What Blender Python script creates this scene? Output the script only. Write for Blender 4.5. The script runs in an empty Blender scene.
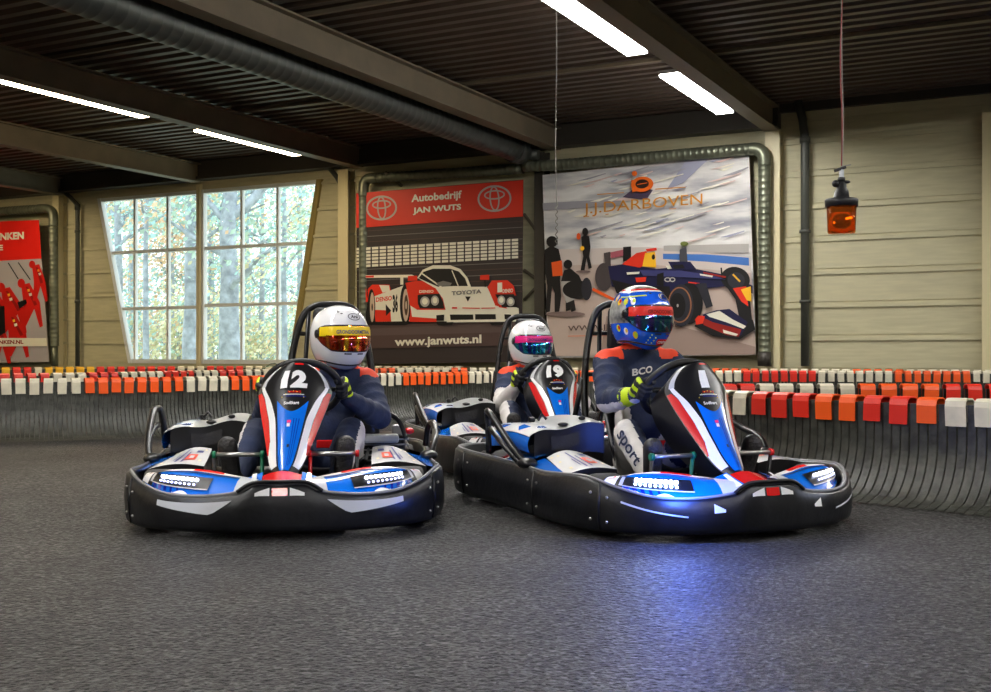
import bpy, bmesh, math, random
from mathutils import Vector, Matrix, noise
R = math.radians
C = bpy.context.scene.collection
rnd = random.Random(7)
F = 1130.0; CX = 495.5; HY = 352.0; CH = 0.85      # focal length in pixels, principal column, horizon row, eye height

# ------------------------------------------------------------------ materials
def lin(c):
    c = c / 255.0
    return c / 12.92 if c <= .04045 else ((c + .055) / 1.055) ** 2.4
def rgb(r, g, b): return (lin(r), lin(g), lin(b), 1)
MATS = {}
def mat(name, col, rough=.5, metal=0, coat=0, emit=None, estr=0, noise_amt=0, noise_scale=8, bump=0, bump_scale=60, spec=.5, col2=None, stretch=None):
    if name in MATS: return MATS[name]
    m = bpy.data.materials.new(name); m.use_nodes = True
    nt = m.node_tree; b = nt.nodes['Principled BSDF']
    b.inputs['Base Color'].default_value = col
    b.inputs['Roughness'].default_value = rough
    b.inputs['Metallic'].default_value = metal
    b.inputs['Coat Weight'].default_value = coat
    b.inputs['Coat Roughness'].default_value = .08
    b.inputs['Specular IOR Level'].default_value = spec
    if emit: b.inputs['Emission Color'].default_value = emit; b.inputs['Emission Strength'].default_value = estr
    if noise_amt or bump:
        tc = nt.nodes.new('ShaderNodeTexCoord')
        src = tc.outputs['Object']
        if stretch:
            mp = nt.nodes.new('ShaderNodeMapping'); mp.inputs['Scale'].default_value = stretch
            nt.links.new(src, mp.inputs[0]); src = mp.outputs[0]
    if noise_amt:
        n = nt.nodes.new('ShaderNodeTexNoise'); n.inputs['Scale'].default_value = noise_scale; n.inputs['Detail'].default_value = 6
        nt.links.new(src, n.inputs['Vector'])
        cr = nt.nodes.new('ShaderNodeValToRGB')
        cr.color_ramp.elements[0].position = .35; cr.color_ramp.elements[1].position = .68
        c2 = col2 or tuple(min(1, x * (1 + noise_amt) + .01 * noise_amt) for x in col[:3]) + (1,)
        c1 = tuple(x * (1 - .5 * min(noise_amt, 1)) for x in col[:3]) + (1,) if not col2 else col
        cr.color_ramp.elements[0].color = c1; cr.color_ramp.elements[1].color = c2
        nt.links.new(n.outputs['Fac'], cr.inputs[0]); nt.links.new(cr.outputs[0], b.inputs['Base Color'])
        mr = nt.nodes.new('ShaderNodeMapRange'); mr.inputs['To Min'].default_value = rough * .8; mr.inputs['To Max'].default_value = min(1, rough * 1.3)
        nt.links.new(n.outputs['Fac'], mr.inputs[0]); nt.links.new(mr.outputs[0], b.inputs['Roughness'])
    if bump:
        n2 = nt.nodes.new('ShaderNodeTexNoise'); n2.inputs['Scale'].default_value = bump_scale; n2.inputs['Detail'].default_value = 4
        nt.links.new(src, n2.inputs['Vector'])
        bp = nt.nodes.new('ShaderNodeBump'); bp.inputs['Strength'].default_value = bump; bp.inputs['Distance'].default_value = .02
        nt.links.new(n2.outputs['Fac'], bp.inputs['Height']); nt.links.new(bp.outputs[0], b.inputs['Normal'])
    MATS[name] = m; return m

# ------------------------------------------------------------------ mesh builder
class MB:
    def __init__(s): s.bm = bmesh.new(); s.mats = []
    def mi(s, m):
        if m is None: return 0
        if m not in s.mats: s.mats.append(m)
        return s.mats.index(m)
    def face(s, pts, m=None, smooth=False):
        vs = [s.bm.verts.new(p) for p in pts]
        try:
            f = s.bm.faces.new(vs); f.material_index = s.mi(m); f.smooth = smooth; return f
        except ValueError: pass
    def grid(s, fn, nu, nv, m=None, smooth=True, closeu=False, closev=False, flip=False):
        i = s.mi(m)
        V = [[s.bm.verts.new(fn(a / (nu if closeu else nu - 1), b / (nv if closev else nv - 1))) for b in range(nv)] for a in range(nu)]
        for a in range(nu if closeu else nu - 1):
            for b in range(nv if closev else nv - 1):
                q = [V[a][b], V[(a + 1) % nu][b], V[(a + 1) % nu][(b + 1) % nv], V[a][(b + 1) % nv]]
                if flip: q.reverse()
                try: f = s.bm.faces.new(q)
                except ValueError: continue
                f.material_index = i; f.smooth = smooth
        return V
    def box(s, c, size, m=None, rot=None, bev=0):
        i = s.mi(m)
        r = bmesh.ops.create_cube(s.bm, size=1)
        vs = r['verts']
        bmesh.ops.scale(s.bm, vec=size, verts=vs)
        fs = list({f for v in vs for f in v.link_faces})
        for f in fs: f.material_index = i
        if bev:
            es = list({e for f in fs for e in f.edges})
            rr = bmesh.ops.bevel(s.bm, geom=es, offset=bev, segments=2, affect='EDGES', profile=.5, material=-1)
            vs = list({v for f in rr['faces'] for v in f.verts} | {v for v in vs if v.is_valid})
        if rot is not None: bmesh.ops.transform(s.bm, matrix=rot.to_4x4(), verts=vs)
        bmesh.ops.translate(s.bm, vec=Vector(c), verts=vs)
        return vs
    def tube(s, pts, r, m=None, seg=8, closed=False, cap=True):
        i = s.mi(m); pts = [Vector(p) for p in pts]; n = len(pts)
        rs = r if isinstance(r, (list, tuple)) else [r] * n
        t0 = (pts[1] - pts[0]).normalized()
        up = Vector((0, 0, 1)) if abs(t0.z) < .9 else Vector((1, 0, 0))
        nn = (up - t0 * up.dot(t0)).normalized(); rings = []
        for k in range(n):
            if closed: t = (pts[(k + 1) % n] - pts[k - 1]).normalized()
            else: t = (pts[min(k + 1, n - 1)] - pts[max(k - 1, 0)]).normalized()
            nn = (nn - t * nn.dot(t)).normalized(); bb = t.cross(nn)
            rings.append([s.bm.verts.new(pts[k] + (nn * math.cos(a) + bb * math.sin(a)) * rs[k]) for a in [2 * math.pi * j / seg for j in range(seg)]])
        for k in range(n if closed else n - 1):
            A, B = rings[k], rings[(k + 1) % n]
            sh = 0
            if closed and k == n - 1:
                sh = min(range(seg), key=lambda q: (A[0].co - B[q].co).length)
            for j in range(seg):
                f = s.bm.faces.new([A[j], A[(j + 1) % seg], B[(j + 1 + sh) % seg], B[(j + sh) % seg]]); f.material_index = i; f.smooth = True
        if not closed and cap:
            f = s.bm.faces.new(rings[0][::-1]); f.material_index = i
            f = s.bm.faces.new(rings[-1]); f.material_index = i
    def lathe(s, prof, m=None, seg=24, axis='Z', c=(0, 0, 0), cap=True):
        # prof: (radius, height) pairs
        i = s.mi(m); c = Vector(c); rings = []
        def P(r, h, a):
            x, y = r * math.cos(a), r * math.sin(a)
            return c + (Vector((x, y, h)) if axis == 'Z' else Vector((h, x, y)) if axis == 'X' else Vector((x, h, y)))
        for r, h in prof: rings.append([s.bm.verts.new(P(max(r, 1e-4), h, 2 * math.pi * j / seg)) for j in range(seg)])
        for A, B in zip(rings, rings[1:]):
            for j in range(seg):
                f = s.bm.faces.new([A[j], A[(j + 1) % seg], B[(j + 1) % seg], B[j]]); f.material_index = i; f.smooth = True
        if cap:
            for rg in (rings[0][::-1], rings[-1]):
                f = s.bm.faces.new(rg); f.material_index = i
    def ell(s, c, rad, m=None, seg=16, rot=None):
        i = s.mi(m)
        r = bmesh.ops.create_uvsphere(s.bm, u_segments=seg, v_segments=max(6, seg * 2 // 3), radius=1)
        vs = r['verts']; bmesh.ops.scale(s.bm, vec=rad, verts=vs)
        for f in {f for v in vs for f in v.link_faces}: f.material_index = i; f.smooth = True
        if rot is not None: bmesh.ops.transform(s.bm, matrix=rot.to_4x4(), verts=vs)
        bmesh.ops.translate(s.bm, vec=Vector(c), verts=vs)
    def strip(s, fn, lo, hi, v0, v1, nu, nv, m, smooth=True):
        # patch on the surface fn(u, v) between the borders lo(v) and hi(v)
        def g(a, b):
            v = v0 + (v1 - v0) * b; l = lo(v) if callable(lo) else lo; h = hi(v) if callable(hi) else hi
            return fn(l + (h - l) * a, v)
        s.grid(g, nu, nv, m, smooth)
    def text(s, txt, fn, m, bold=.0, sub=0):
        # letters laid on fn(x, y), x and y in 0..1 over the text's box
        vs, fs = text_geo(txt, bold, sub); i = s.mi(m)
        V = [s.bm.verts.new(fn(x, y)) for x, y in vs]
        for f in fs:
            try: g = s.bm.faces.new([V[k] for k in f]); g.material_index = i
            except ValueError: pass
    def build(s, name, parent=None, loc=None, normals=True, mats=None):
        if normals: bmesh.ops.recalc_face_normals(s.bm, faces=s.bm.faces)
        me = bpy.data.meshes.new(name); s.bm.to_mesh(me); s.bm.free()
        for m in (mats or s.mats): me.materials.append(m)
        o = bpy.data.objects.new(name, me); C.objects.link(o)
        if parent: o.parent = parent
        if loc: o.location = loc
        return o
_TG = {}
def text_geo(txt, bold=0, sub=0):
    k = (txt, bold, sub)
    if k in _TG: return _TG[k]
    cu = bpy.data.curves.new('letters', 'FONT'); cu.body = txt; cu.offset = bold; cu.resolution_u = 3
    o = bpy.data.objects.new('letters', cu); C.objects.link(o); bpy.context.view_layer.update()
    me = bpy.data.meshes.new_from_object(o.evaluated_get(bpy.context.evaluated_depsgraph_get()))
    bm = bmesh.new(); bm.from_mesh(me)
    if sub:
        bmesh.ops.triangulate(bm, faces=bm.faces)
        bmesh.ops.subdivide_edges(bm, edges=bm.edges, cuts=sub, use_grid_fill=True)
    xs = [v.co.x for v in bm.verts]; ys = [v.co.y for v in bm.verts]
    x0, x1, y0, y1 = min(xs), max(xs), min(ys), max(ys)
    bm.verts.index_update()
    vs = [((v.co.x - x0) / (x1 - x0), (v.co.y - y0) / (y1 - y0)) for v in bm.verts]
    fs = [[v.index for v in f.verts] for f in bm.faces]
    bm.free(); bpy.data.objects.remove(o); bpy.data.curves.remove(cu); bpy.data.meshes.remove(me)
    _TG[k] = (vs, fs); return _TG[k]
def tag(o, label=None, cat=None, group=None, kind=None):
    if label: o['label'] = label
    if cat: o['category'] = cat
    if group: o['group'] = group
    if kind: o['kind'] = kind
    return o
def empty(name, loc=(0, 0, 0), rz=0, **k):
    o = bpy.data.objects.new(name, None); C.objects.link(o); o.location = loc; o.rotation_euler = (0, 0, rz); o.empty_display_size = .1
    return tag(o, **k)
def catmull(P, n, closed=False):
    P = [Vector(p) for p in P]; N = len(P); out = []
    rng = N if closed else N - 1
    for i in range(rng):
        p0, p1, p2, p3 = (P[(i - 1) % N], P[i], P[(i + 1) % N], P[(i + 2) % N]) if closed else (P[max(i - 1, 0)], P[i], P[i + 1], P[min(i + 2, N - 1)])
        for k in range(n):
            t = k / n
            out.append(.5 * ((2 * p1) + (p2 - p0) * t + (2 * p0 - 5 * p1 + 4 * p2 - p3) * t * t + (3 * p1 - p0 - 3 * p2 + p3) * t ** 3))
    if not closed: out.append(P[-1])
    return out
def interp(x, pts):
    if x <= pts[0][0]: return pts[0][1]
    for (a, b), (c, d) in zip(pts, pts[1:]):
        if x <= c: return b + (d - b) * (x - a) / (c - a)
    return pts[-1][1]

# ------------------------------------------------------------------ the hall's own frame: s along the back wall, t away from it
HA = R(27.4)
P0 = Vector((4.6, 18.6, 0)); E = Vector((math.cos(HA), -math.sin(HA), 0)); NR = Vector((-math.sin(HA), -math.cos(HA), 0))
HROT = Matrix.Rotation(-HA, 3, 'Z')
def hall(s, t, z): return P0 + E * s + NR * t + Vector((0, 0, z))
def hbox(mb, s0, s1, t0, t1, z0, z1, m=None, bev=0):
    c = hall((s0 + s1) / 2, (t0 + t1) / 2, (z0 + z1) / 2)
    mb.box(c, (abs(s1 - s0), abs(t1 - t0), abs(z1 - z0)), m, HROT, bev)
def onwall(x, y, off=0.):
    # where the sight line through a picture point meets the plane standing OFF in front of the back wall
    r = Vector(((x - CX) / F, 1, 0)); d = (P0.dot(NR) + off) / r.dot(NR)
    return Vector((r.x * d, d, CH - (y - HY) / F * d))
def s_of(x): p = onwall(x, 0) - P0; return p.dot(E)
# ================================================================== SETTING
M_floor = bpy.data.materials.new('asphalt'); M_floor.use_nodes = True
def floor_mat(m):
    nt = m.node_tree; L = nt.links.new; N = nt.nodes.new; b = nt.nodes['Principled BSDF']
    tc = N('ShaderNodeTexCoord')
    def noi(sc, det=4, rough=.6):
        n = N('ShaderNodeTexNoise'); n.inputs['Scale'].default_value = sc; n.inputs['Detail'].default_value = det; n.inputs['Roughness'].default_value = rough
        L(tc.outputs['Object'], n.inputs['Vector']); return n.outputs['Fac']
    def ramp(src, p0, c0, p1, c1):
        r = N('ShaderNodeValToRGB'); e = r.color_ramp.elements; e[0].position = p0; e[0].color = c0; e[1].position = p1; e[1].color = c1
        L(src, r.inputs[0]); return r.outputs[0]
    vo = N('ShaderNodeTexVoronoi'); vo.inputs['Scale'].default_value = 62; L(tc.outputs['Object'], vo.inputs['Vector'])
    base = ramp(noi(.5, 5), .35, (.018, .018, .020, 1), .7, (.050, .049, .048, 1))
    sp = N('ShaderNodeSeparateColor'); L(vo.outputs['Color'], sp.inputs[0])
    grain = ramp(sp.outputs[0], .15, (.12, .12, .12, 1), .95, (2.6, 2.6, 2.5, 1))
    fine = ramp(noi(45, 3), .4, (.35, .35, .35, 1), .62, (1.7, 1.7, 1.7, 1))
    m1 = N('ShaderNodeMix'); m1.data_type = 'RGBA'; m1.blend_type = 'MULTIPLY'; m1.inputs[0].default_value = 1
    L(base, m1.inputs[6]); L(grain, m1.inputs[7])
    m2 = N('ShaderNodeMix'); m2.data_type = 'RGBA'; m2.blend_type = 'MULTIPLY'; m2.inputs[0].default_value = 1
    L(m1.outputs[2], m2.inputs[6]); L(fine, m2.inputs[7]); L(m2.outputs[2], b.inputs['Base Color'])
    rr = N('ShaderNodeMapRange'); rr.inputs['To Min'].default_value = .42; rr.inputs['To Max'].default_value = .62
    L(noi(1.1, 4), rr.inputs[0]); L(rr.outputs[0], b.inputs['Roughness'])
    b.inputs['Specular IOR Level'].default_value = .38
    bp = N('ShaderNodeBump'); bp.inputs['Strength'].default_value = .9; bp.inputs['Distance'].default_value = .018
    vo2 = N('ShaderNodeTexVoronoi'); vo2.inputs['Scale'].default_value = 55; L(tc.outputs['Object'], vo2.inputs['Vector'])
    ad = N('ShaderNodeMath'); ad.operation = 'ADD'; L(vo2.outputs['Distance'], ad.inputs[0]); L(noi(90, 3), ad.inputs[1])
    L(ad.outputs[0], bp.inputs['Height']); L(bp.outputs[0], b.inputs['Normal'])
floor_mat(M_floor)
mb = MB(); hbox(mb, -27, 15, 0, 33, -.2, 0, M_floor)
fl = tag(mb.build('floor'), kind='structure')

M_deck = mat('roof_deck', rgb(82, 70, 60), .42, .3, noise_amt=.3, noise_scale=1.5)
M_beam = mat('beam_steel', rgb(118, 107, 88), .5, .1, noise_amt=.15, noise_scale=3)
M_dark = mat('dark_steel', rgb(62, 58, 52), .5, .2)
ZD = 4.9
# corrugated deck: trapezoid ribs running along the wall
mb = MB(); i = mb.mi(M_deck); prof = []; t = 0.0; PER = .27
while t < 33:
    prof += [(t, ZD), (t + .11, ZD), (t + .145, ZD + .07), (t + .235, ZD + .07)]; t += PER
prof.append((t, ZD))
for (ta, za), (tb, zb) in zip(prof, prof[1:]):
    mb.face([hall(-27, ta, za), hall(15, ta, za), hall(15, tb, zb), hall(-27, tb, zb)], M_deck)
mb.face([hall(-27, 0, ZD + .3), hall(15, 0, ZD + .3), hall(15, 33, ZD + .3), hall(-27, 33, ZD + .3)], M_deck)
ce = tag(mb.build('ceiling', normals=False), kind='structure')

M_wall = mat('wall_panel', rgb(190, 184, 150), .55, 0, noise_amt=.12, noise_scale=2.0, stretch=(1, 1, 9))
M_wall2 = mat('wall_plain', rgb(120, 115, 98), .7)
M_cream = mat('cream_steel', rgb(214, 202, 160), .45)
M_white = mat('white_frame', rgb(225, 228, 226), .4)
# back wall: lapped horizontal panels with the leaning window cut out
SIL, HED = .60, 4.33
sl_t, sl_b = s_of(98), s_of(129)          # slanted left jamb
sr_t, sr_b = s_of(318), s_of(290)
def jl(z): return sl_b + (sl_t - sl_b) * (z - SIL) / (HED - SIL)
def jr(z): return sr_b + (sr_t - sr_b) * (z - SIL) / (HED - SIL)
def prism(mb, s00, s01, s10, s11, z0, z1, t0, t1, m):
    # s00,s01 left/right at z0; s10,s11 at z1
    a = [hall(s00, t1, z0), hall(s01, t1, z0), hall(s11, t1, z1), hall(s10, t1, z1)]
    b = [hall(s00, t0, z0), hall(s01, t0, z0), hall(s11, t0, z1), hall(s10, t0, z1)]
    mb.face(a, m); mb.face(b[::-1], m)
    for k in range(4): mb.face([a[k], a[(k + 1) % 4], b[(k + 1) % 4], b[k]], m)
mb = MB()
zs = [0, .07, SIL]; z = SIL
while z < HED - .01: z = min(z + .533, HED); zs.append(z)
zs += [HED + .28, ZD + .3]
for z0, z1 in zip(zs, zs[1:]):
    g = .018
    if z1 <= SIL + .001 or z0 >= HED - .001:
        prism(mb, -27, 15, -27, 15, z0, z1 - g, -.1, 0, M_wall); prism(mb, -27, 15, -27, 15, z1 - g, z1, -.1, -.02, M_wall)
    else:
        for A, B in ((lambda z: -27, jl), (jr, lambda z: 15)):
            zz = z1 - g
            prism(mb, A(z0), B(z0), A(zz), B(zz), z0, zz, -.1, 0, M_wall)
            prism(mb, A(zz), B(zz), A(z1), B(z1), zz, z1, -.1, -.02, M_wall)
            # shallow raised rib along the top of each panel, as on the photo's cladding
            prism(mb, A(z1 - .10), B(z1 - .10), A(z1 - .05), B(z1 - .05), z1 - .10, z1 - .05, 0, .035, M_wall)
wb = tag(mb.build('wall_back'), kind='structure')
mb = MB(); hbox(mb, -27.2, -27, 0, 33, 0, 5.2, M_wall); tag(mb.build('wall_left'), kind='structure')
mb = MB(); hbox(mb, 15, 15.2, 0, 33, 0, 5.2, M_wall); tag(mb.build('wall_right'), kind='structure')
mb = MB(); hbox(mb, -27, 15, 33, 33.2, 0, 5.2, M_wall); tag(mb.build('wall_front'), kind='structure')
# dark eaves strip over windows and banners
mb = MB(); hbox(mb, -26.9, .1, .001, .22, HED + .24, ZD, M_dark); hbox(mb, -26.9, .1, .001, .3, HED + .18, HED + .24, M_dark); hbox(mb, .1, 14.9, .001, .1, ZD - .14, ZD, M_dark)
tag(mb.build('trim_1'), kind='structure')
# slanted jamb boards
mb = MB(); prism(mb, sr_b, sr_b + .12, sr_t, sr_t + .12, SIL, HED, -.1, .06, mat('olive_trim', rgb(150, 132, 74), .6))
tag(mb.build('trim_2'), kind='structure')

# windows
M_glass = bpy.data.materials.new('window_glass'); M_glass.use_nodes = True
nt = M_glass.node_tree; nt.nodes.clear()
o_ = nt.nodes.new('ShaderNodeOutputMaterial'); mx = nt.nodes.new('ShaderNodeMixShader'); tr = nt.nodes.new('ShaderNodeBsdfTransparent'); gl = nt.nodes.new('ShaderNodeBsdfGlossy')
gl.inputs['Roughness'].default_value = .02; tr.inputs['Color'].default_value = (.93, .97, .96, 1)
lw_ = nt.nodes.new('ShaderNodeLayerWeight'); fr = nt.nodes.new('ShaderNodeMapRange'); fr.inputs['To Min'].default_value = .05; fr.inputs['To Max'].default_value = .6; pw_ = nt.nodes.new('ShaderNodeMath'); pw_.operation = 'POWER'; pw_.inputs[1].default_value = 3
nt.links.new(lw_.outputs['Facing'], pw_.inputs[0]); nt.links.new(pw_.outputs[0], fr.inputs[0]); nt.links.new(fr.outputs[0], mx.inputs[0]); nt.links.new(tr.outputs[0], mx.inputs[1]); nt.links.new(gl.outputs[0], mx.inputs[2]); nt.links.new(mx.outputs[0], o_.inputs[0])
def window(name, L, Rr, zt, muls, rails, lw, rw):
    # L(z), Rr(z): jambs; muls: s of the upright bars; rails: z of the cross bars
    root = empty(name, hall((L(SIL) + Rr(SIL)) / 2, -.05, SIL), kind='structure')
    inv = Matrix.Translation(-root.location)
    mb = MB(); T0, T1 = -.09, -.0
    prism(mb, L(SIL), L(SIL) + lw, L(zt), L(zt) + lw, SIL, zt, T0, T1 + .03, M_white)
    prism(mb, Rr(SIL) - rw, Rr(SIL), Rr(zt) - rw, Rr(zt), SIL, zt, T0, T1, M_white)
    prism(mb, L(SIL), Rr(SIL), L(SIL + .09), Rr(SIL + .09), SIL, SIL + .09, T0, T1 + .02, M_white)
    prism(mb, L(zt - .08), Rr(zt - .08), L(zt), Rr(zt), zt - .08, zt, T0, T1 + .02, M_white)
    bmesh.ops.transform(mb.bm, matrix=inv, verts=mb.bm.verts); mb.build('window_frame', root)
    for s in muls:
        mb = MB(); z0 = SIL
        # a bar reaching the slanted jamb starts where it meets it
        while z0 < zt and not (L(z0) < s < Rr(z0)): z0 += .05
        hbox(mb, s - .03, s + .03, T0, T1 - .01, z0, zt, M_white)
        bmesh.ops.transform(mb.bm, matrix=inv, verts=mb.bm.verts); mb.build('upright_bar', root)
    for z in rails:
        mb = MB(); prism(mb, L(z - .035), Rr(z - .035), L(z + .035), Rr(z + .035), z - .035, z + .035, T0, T1, M_white)
        bmesh.ops.transform(mb.bm, matrix=inv, verts=mb.bm.verts); mb.build('cross_bar', root)
    mb = MB(); mb.face([hall(L(SIL), -.05, SIL), hall(Rr(SIL), -.05, SIL), hall(Rr(zt), -.05, zt), hall(L(zt), -.05, zt)], M_glass)
    bmesh.ops.transform(mb.bm, matrix=inv, verts=mb.bm.verts); mb.build('pane', root)
zr = lambda x, y: onwall(x, y).z
sm = s_of(200.5)
window('window_1', jl, lambda z: sm - .05, HED, [s_of(134), s_of(167)], [zr(150, 251), zr(160, 308)], .10, .05)
window('window_2', lambda z: sm + .05, jr, HED, [s_of(241), s_of(277)], [zr(240, 246.5), zr(240, 304.6)], .06, .05)

# steel frame of the hall
def column(x, w, label, m=M_cream, s=None, dp=.245):
    s = s_of(x) if s is None else s
    mb = MB()
    hbox(mb, s - w / 2, s + w / 2, dp - .025, dp, 0, 4.44, m); hbox(mb, s - .015, s + .015, .0, dp - .025, 0, 4.44, m); hbox(mb, s - w / 2, s + w / 2, .0, .02, 0, 4.46, m)
    tag(mb.build('steel_column'), label, 'column', 'wall columns')
column(776, .24, 'cream steel column between the coffee banner and the bare panel wall')
column(350, .24, 'olive steel column left of the racing car banner')
column(64, .2, 'cream steel column beside the red pit crew banner')
column(989, .16, 'cream steel column at the right end of the panel wall')
column(545, .2, 'steel column hidden between the two big banners', M_dark)
column(200.5, .10, 'pale steel column between the two window halves', M_cream, None, .08)
beams = [(.0, 'wide steel roof beam above the bright ceiling lights on the right'), (-3.86, 'steel roof beam beside the fat spiral air duct'),
         (-8.08, 'steel roof beam along the pair of ceiling lights left of the duct'), (-12.2, 'steel roof beam ending between the two window halves'),
         (-16.3, 'short looking steel roof beam at the far left edge'), (-20.5, 'steel roof beam outside the picture on the left'), (4.15, 'steel roof beam outside the picture on the right'), (8.3, 'steel roof beam farthest right outside the picture')]
for s, lb in beams:
    mb = MB()
    hbox(mb, s - .12, s + .12, .24, 33, 4.45, 4.475, M_beam); hbox(mb, s - .12, s + .12, .24, 33, ZD - .08, ZD - .055, M_beam)
    hbox(mb, s - .02, s + .02, .24, 33, 4.475, ZD - .08, M_beam)
    tag(mb.build('roof_beam'), lb, 'beam', 'roof beams')
# cross purlins
for k, t in enumerate((3.8, 7.7, 11.6, 15.5, 19.4, 23.3, 27.2)):
    mb = MB(); hbox(mb, -26.9, 14.9, t - .03, t + .03, ZD - .05, ZD - .003, M_beam)
    tag(mb.build('purlin'), ['thin steel purlin under the roof deck, nearest the back wall', 'thin steel purlin under the roof deck, second from the back wall', 'thin steel purlin third from the back wall', 'thin steel purlin just over the front racing karts', 'thin steel purlin behind the camera position', 'thin steel purlin well behind the camera position', 'thin steel purlin nearest the front wall'][k], 'purlin', 'roof purlins')

# fluorescent lights
M_tube = mat('tube_cool', (1, 1, 1, 1), .5, emit=(1, .97, .93, 1), estr=50)
M_tubew = mat('tube_warm', (1, 1, 1, 1), .5, emit=(1, .80, .50, 1), estr=28)
M_lampbody = mat('lamp_body', rgb(150, 150, 145), .4)
def ceiling_light(s, t0, t1, label, m, w=.24):
    root = empty('ceiling_light', hall(s, (t0 + t1) / 2, 4.56), -HA, label=label, cat='ceiling light', group='fluorescent ceiling lights')
    L = t1 - t0
    mb = MB(); mb.box((0, 0, .0), (w + .03, L + .03, .05), M_lampbody, bev=.01)
    for q in (-.35, .35): mb.tube([(0, q * L, .02), (0, q * L, ZD - 4.56 - .003)], .008, M_lampbody)
    mb.build('housing', root)
    mb = MB(); mb.box((0, 0, -.04), (w, L, .035), m, bev=.008); mb.build('diffuser', root)
names = {(-.37, 0): 'bright white ceiling light nearest the right column', (-.37, 1): 'bright white ceiling light cut by the top edge of the picture',
         (-8.45, 0): 'warm white ceiling light nearest the window', (-8.45, 1): 'warm white ceiling light upper left, second from the window'}
for s in (-16.6, -8.45, -.37, 7.7):
    for k, (t0, t1) in enumerate(((1.65, 4.3), (5.5, 8.15), (9.4, 12.05), (13.3, 15.95), (17.2, 19.85), (21.1, 23.75), (25, 27.65))):
        lb = names.get((s, k)) or 'ceiling light outside the picture, %s row, %s' % ({-16.6: 'far left', -8.45: 'left', -.37: 'middle', 7.7: 'right'}[s], ['nearest the back wall', 'second from the back wall', 'third from the back wall', 'over the karts', 'over the viewer', 'behind the viewer', 'farthest behind the viewer'][k])
        ceiling_light(s, t0, t1, lb, M_tubew if s < -5 else M_tube, .27 if s < -5 else .26)

# ducts and pipes
M_duct = mat('spiral_duct', rgb(84, 88, 86), .4, .7, noise_amt=.2, noise_scale=5)
M_pipe = mat('galvanised_pipe', rgb(118, 122, 104), .38, .6, noise_amt=.25, noise_scale=6)
M_pipe_d = mat('painted_pipe', rgb(84, 86, 80), .45, .2)
def ribbed(mb, pts, r, m, step=.10, amp=.004, seg=20):
    # spiral pipe: short rings with a raised seam
    P = []; rs = []
    for a, b in zip(pts, pts[1:]):
        a, b = Vector(a), Vector(b); n = max(1, int((b - a).length / step)); d = (b - a) / n
        for k in range(n):
            for q, h in ((0, 0), (.8, 0), (.87, amp), (.94, amp)):
                P.append(a + d * (k + q)); rs.append(r + h)
    P.append(Vector(pts[-1])); rs.append(r); mb.tube(P, rs, m, seg)
mb = MB(); ribbed(mb, [hall(-4.38, 30, 4.42), hall(-4.38, .75, 4.42)], .21, M_duct, .16, .003, 24)
mb.tube([hall(-4.38, .9, 4.42), hall(-4.38, .6, 4.42)], .235, M_duct, 24)
mb.tube([hall(-4.38, .6, 4.42), hall(-4.3, .45, 4.38), hall(-4.1, .42, 4.36)], .1, M_duct, 16)
for t in (6, 9, 12, 15, 18): mb.tube([hall(-4.38, t, 4.6), hall(-4.38, t, ZD - .003)], .01, M_dark)
tag(mb.build('air_duct'), 'fat dark spiral air duct running under the roof towards the banners', 'air duct')
def bend(pts, n=5): return catmull(pts, n)
def wp(x, y, off): return onwall(x, y, off)
mb = MB()
ribbed(mb, [wp(524, 166.5, .38), wp(560, 165, .38), wp(752, 149, .38)], .10, M_pipe)
mb.tube(bend([wp(750, 149.2, .38), wp(758, 149.5, .38), wp(763.5, 155, .38), wp(764.5, 166, .38)]), .105, M_pipe, 20)
ribbed(mb, [wp(764.5, 164, .38), wp(764.5, 352, .38)], .10, M_pipe)
mb.tube([wp(764.5, 352, .38), wp(764.5, 366, .38)], .11, M_dark, 20)
tag(mb.build('ventilation_pipe'), 'spiral ventilation pipe over the coffee banner, bending down its right side', 'pipe', 'ventilation pipes')
mb = MB()
ribbed(mb, [wp(523, 168.5, .3), wp(375, 178, .3)], .095, M_pipe)
mb.tube(bend([wp(378, 177.8, .3), wp(368, 179, .3), wp(364, 185, .3), wp(363.5, 196, .3)]), .1, M_pipe, 20)
ribbed(mb, [wp(363.5, 194, .3), wp(363.5, 366, .3)], .09, M_pipe)
tag(mb.build('ventilation_pipe'), 'spiral ventilation pipe along the top of the racing car banner', 'pipe', 'ventilation pipes')
mb = MB()
ribbed(mb, [wp(-90, 217, .3), wp(40, 209, .3)], .10, M_pipe)
mb.tube(bend([wp(38, 209, .3), wp(48, 209, .3), wp(53, 214, .3), wp(53.5, 226, .3)]), .105, M_pipe, 20)
ribbed(mb, [wp(53.5, 224, .3), wp(54.5, 346, .3)], .10, M_pipe); mb.tube([wp(54.5, 346, .3), wp(54.5, 366, .3)], .07, M_pipe, 16)
tag(mb.build('ventilation_pipe'), 'spiral ventilation pipe bending down beside the red pit crew banner', 'pipe', 'ventilation pipes')
for x, xt, yt, yb, lb, r in ((77.5, 62, 190, 205, 'dark drain pipe left of the window', .05), (342, 328, 166, 186, 'dark drain pipe right of the window', .05), (805, 798, 101, 138, 'grey drain pipe on the bare panel wall', .07)):
    mb = MB(); mb.tube([wp(xt, yt, .12), wp((x + xt) / 2 + 1, (yt + yb) / 2, .12), wp(x, yb, .12), wp(x, yb + 6, .12), wp(x, 366, .12)], r, M_pipe_d, 12)
    mb.tube([wp(x, yb - 1, .12), wp(x, yb + 5, .12)], r * 1.25, M_pipe_d, 12)
    for yy in (230, 300): mb.tube([wp(x, yy, .12), wp(x, yy + 3, .12)], r * 1.3, M_pipe_d, 12)
    tag(mb.build('drain_pipe'), lb, 'pipe', 'drain pipes')
mb = MB()
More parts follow.
